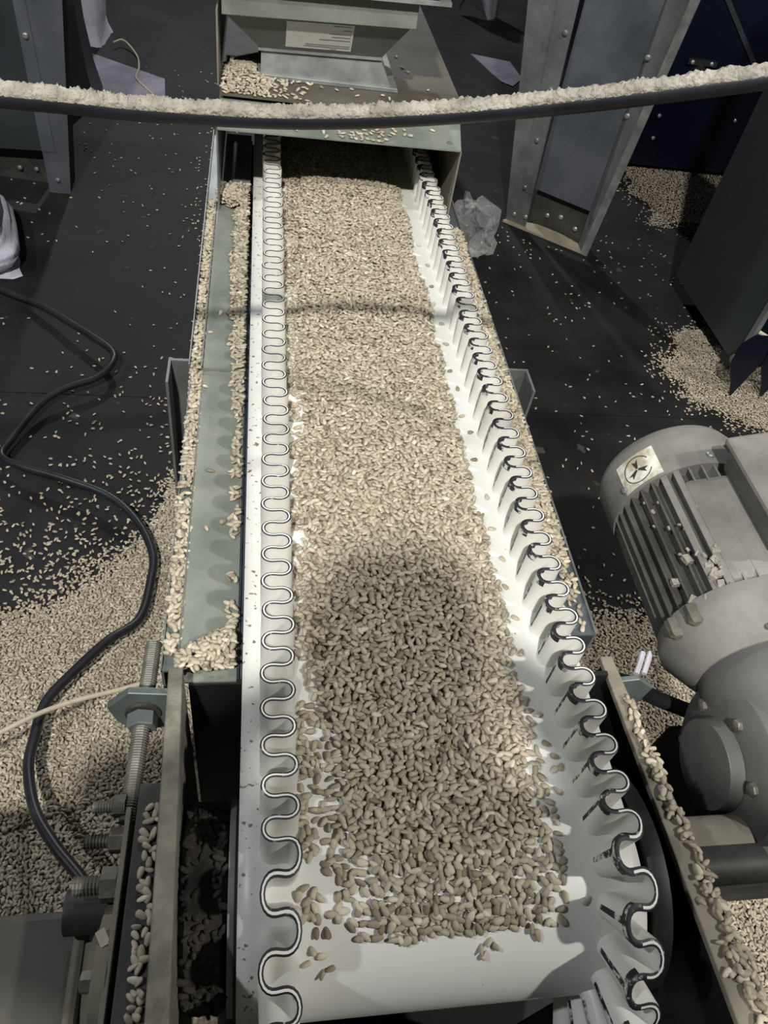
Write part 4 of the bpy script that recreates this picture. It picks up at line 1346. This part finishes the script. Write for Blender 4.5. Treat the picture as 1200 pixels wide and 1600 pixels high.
db = empty('added_shadow_cabinet', (0.34, 2.7, 0), 'black-brown machine cabinet added just behind the hood to cast a floor shadow', 'cabinet')  # added block, shapes the far lamp's shadow edge on the floor
MB().box((0.20, 2.55, 0.03), (0.46, 2.95, 1.25)).build('body', M['dark_cab'], db, bevel=0.004)
MB().box((0.22, 2.545, 0.10), (0.44, 2.551, 1.2)).build('door', M['dark_cab'], db, bevel=0.002)
MB().box((0.20, 2.60, 0.0), (0.46, 2.90, 0.03)).build('plinth', M['black'], db)

bm2 = empty('navy_machine', (1.45, 2.6, 0), 'dark navy painted machine body at the upper right behind the leg', 'machine')
MB().box((1.10, 2.45, 0.02), (1.95, 3.0, 1.1)).build('body', M['navy'], bm2, bevel=0.004)
MB().prism([(1.305, 2.446, 0.53), (1.325, 2.446, 0.53), (1.58, 2.446, 0.30), (1.56, 2.446, 0.30)], (0, 0.004, 0)).build('diagonal_rail', M['panel_dark'], bm2)
MB().box((1.290, 2.440, 0.335), (1.385, 2.449, 0.350)).build('latch_plate', M['black'], bm2)
MB().lathe((1.337, 2.449, 0.315), (0, -1, 0), [(0, 0.004), (0, 0.022), (0.03, 0.018), (0.03, 0.004)], 16).build('latch_knob', M['black'], bm2, smooth=True)
for x, z in ((1.303, 0.343), (1.366, 0.344), (1.268, 0.18), (1.276, 0.111), (1.53, 0.19)):
    MB().lathe((x, 2.440 if z > 0.3 else 2.449, z), (0, -1, 0), [(0, 0.006), (0.004, 0.006), (0.006, 0.003)], 10).build('bolt', M['galv_bright'], bm2)


# ------------------------------------------------------------------ the person taking the picture, standing at the near end
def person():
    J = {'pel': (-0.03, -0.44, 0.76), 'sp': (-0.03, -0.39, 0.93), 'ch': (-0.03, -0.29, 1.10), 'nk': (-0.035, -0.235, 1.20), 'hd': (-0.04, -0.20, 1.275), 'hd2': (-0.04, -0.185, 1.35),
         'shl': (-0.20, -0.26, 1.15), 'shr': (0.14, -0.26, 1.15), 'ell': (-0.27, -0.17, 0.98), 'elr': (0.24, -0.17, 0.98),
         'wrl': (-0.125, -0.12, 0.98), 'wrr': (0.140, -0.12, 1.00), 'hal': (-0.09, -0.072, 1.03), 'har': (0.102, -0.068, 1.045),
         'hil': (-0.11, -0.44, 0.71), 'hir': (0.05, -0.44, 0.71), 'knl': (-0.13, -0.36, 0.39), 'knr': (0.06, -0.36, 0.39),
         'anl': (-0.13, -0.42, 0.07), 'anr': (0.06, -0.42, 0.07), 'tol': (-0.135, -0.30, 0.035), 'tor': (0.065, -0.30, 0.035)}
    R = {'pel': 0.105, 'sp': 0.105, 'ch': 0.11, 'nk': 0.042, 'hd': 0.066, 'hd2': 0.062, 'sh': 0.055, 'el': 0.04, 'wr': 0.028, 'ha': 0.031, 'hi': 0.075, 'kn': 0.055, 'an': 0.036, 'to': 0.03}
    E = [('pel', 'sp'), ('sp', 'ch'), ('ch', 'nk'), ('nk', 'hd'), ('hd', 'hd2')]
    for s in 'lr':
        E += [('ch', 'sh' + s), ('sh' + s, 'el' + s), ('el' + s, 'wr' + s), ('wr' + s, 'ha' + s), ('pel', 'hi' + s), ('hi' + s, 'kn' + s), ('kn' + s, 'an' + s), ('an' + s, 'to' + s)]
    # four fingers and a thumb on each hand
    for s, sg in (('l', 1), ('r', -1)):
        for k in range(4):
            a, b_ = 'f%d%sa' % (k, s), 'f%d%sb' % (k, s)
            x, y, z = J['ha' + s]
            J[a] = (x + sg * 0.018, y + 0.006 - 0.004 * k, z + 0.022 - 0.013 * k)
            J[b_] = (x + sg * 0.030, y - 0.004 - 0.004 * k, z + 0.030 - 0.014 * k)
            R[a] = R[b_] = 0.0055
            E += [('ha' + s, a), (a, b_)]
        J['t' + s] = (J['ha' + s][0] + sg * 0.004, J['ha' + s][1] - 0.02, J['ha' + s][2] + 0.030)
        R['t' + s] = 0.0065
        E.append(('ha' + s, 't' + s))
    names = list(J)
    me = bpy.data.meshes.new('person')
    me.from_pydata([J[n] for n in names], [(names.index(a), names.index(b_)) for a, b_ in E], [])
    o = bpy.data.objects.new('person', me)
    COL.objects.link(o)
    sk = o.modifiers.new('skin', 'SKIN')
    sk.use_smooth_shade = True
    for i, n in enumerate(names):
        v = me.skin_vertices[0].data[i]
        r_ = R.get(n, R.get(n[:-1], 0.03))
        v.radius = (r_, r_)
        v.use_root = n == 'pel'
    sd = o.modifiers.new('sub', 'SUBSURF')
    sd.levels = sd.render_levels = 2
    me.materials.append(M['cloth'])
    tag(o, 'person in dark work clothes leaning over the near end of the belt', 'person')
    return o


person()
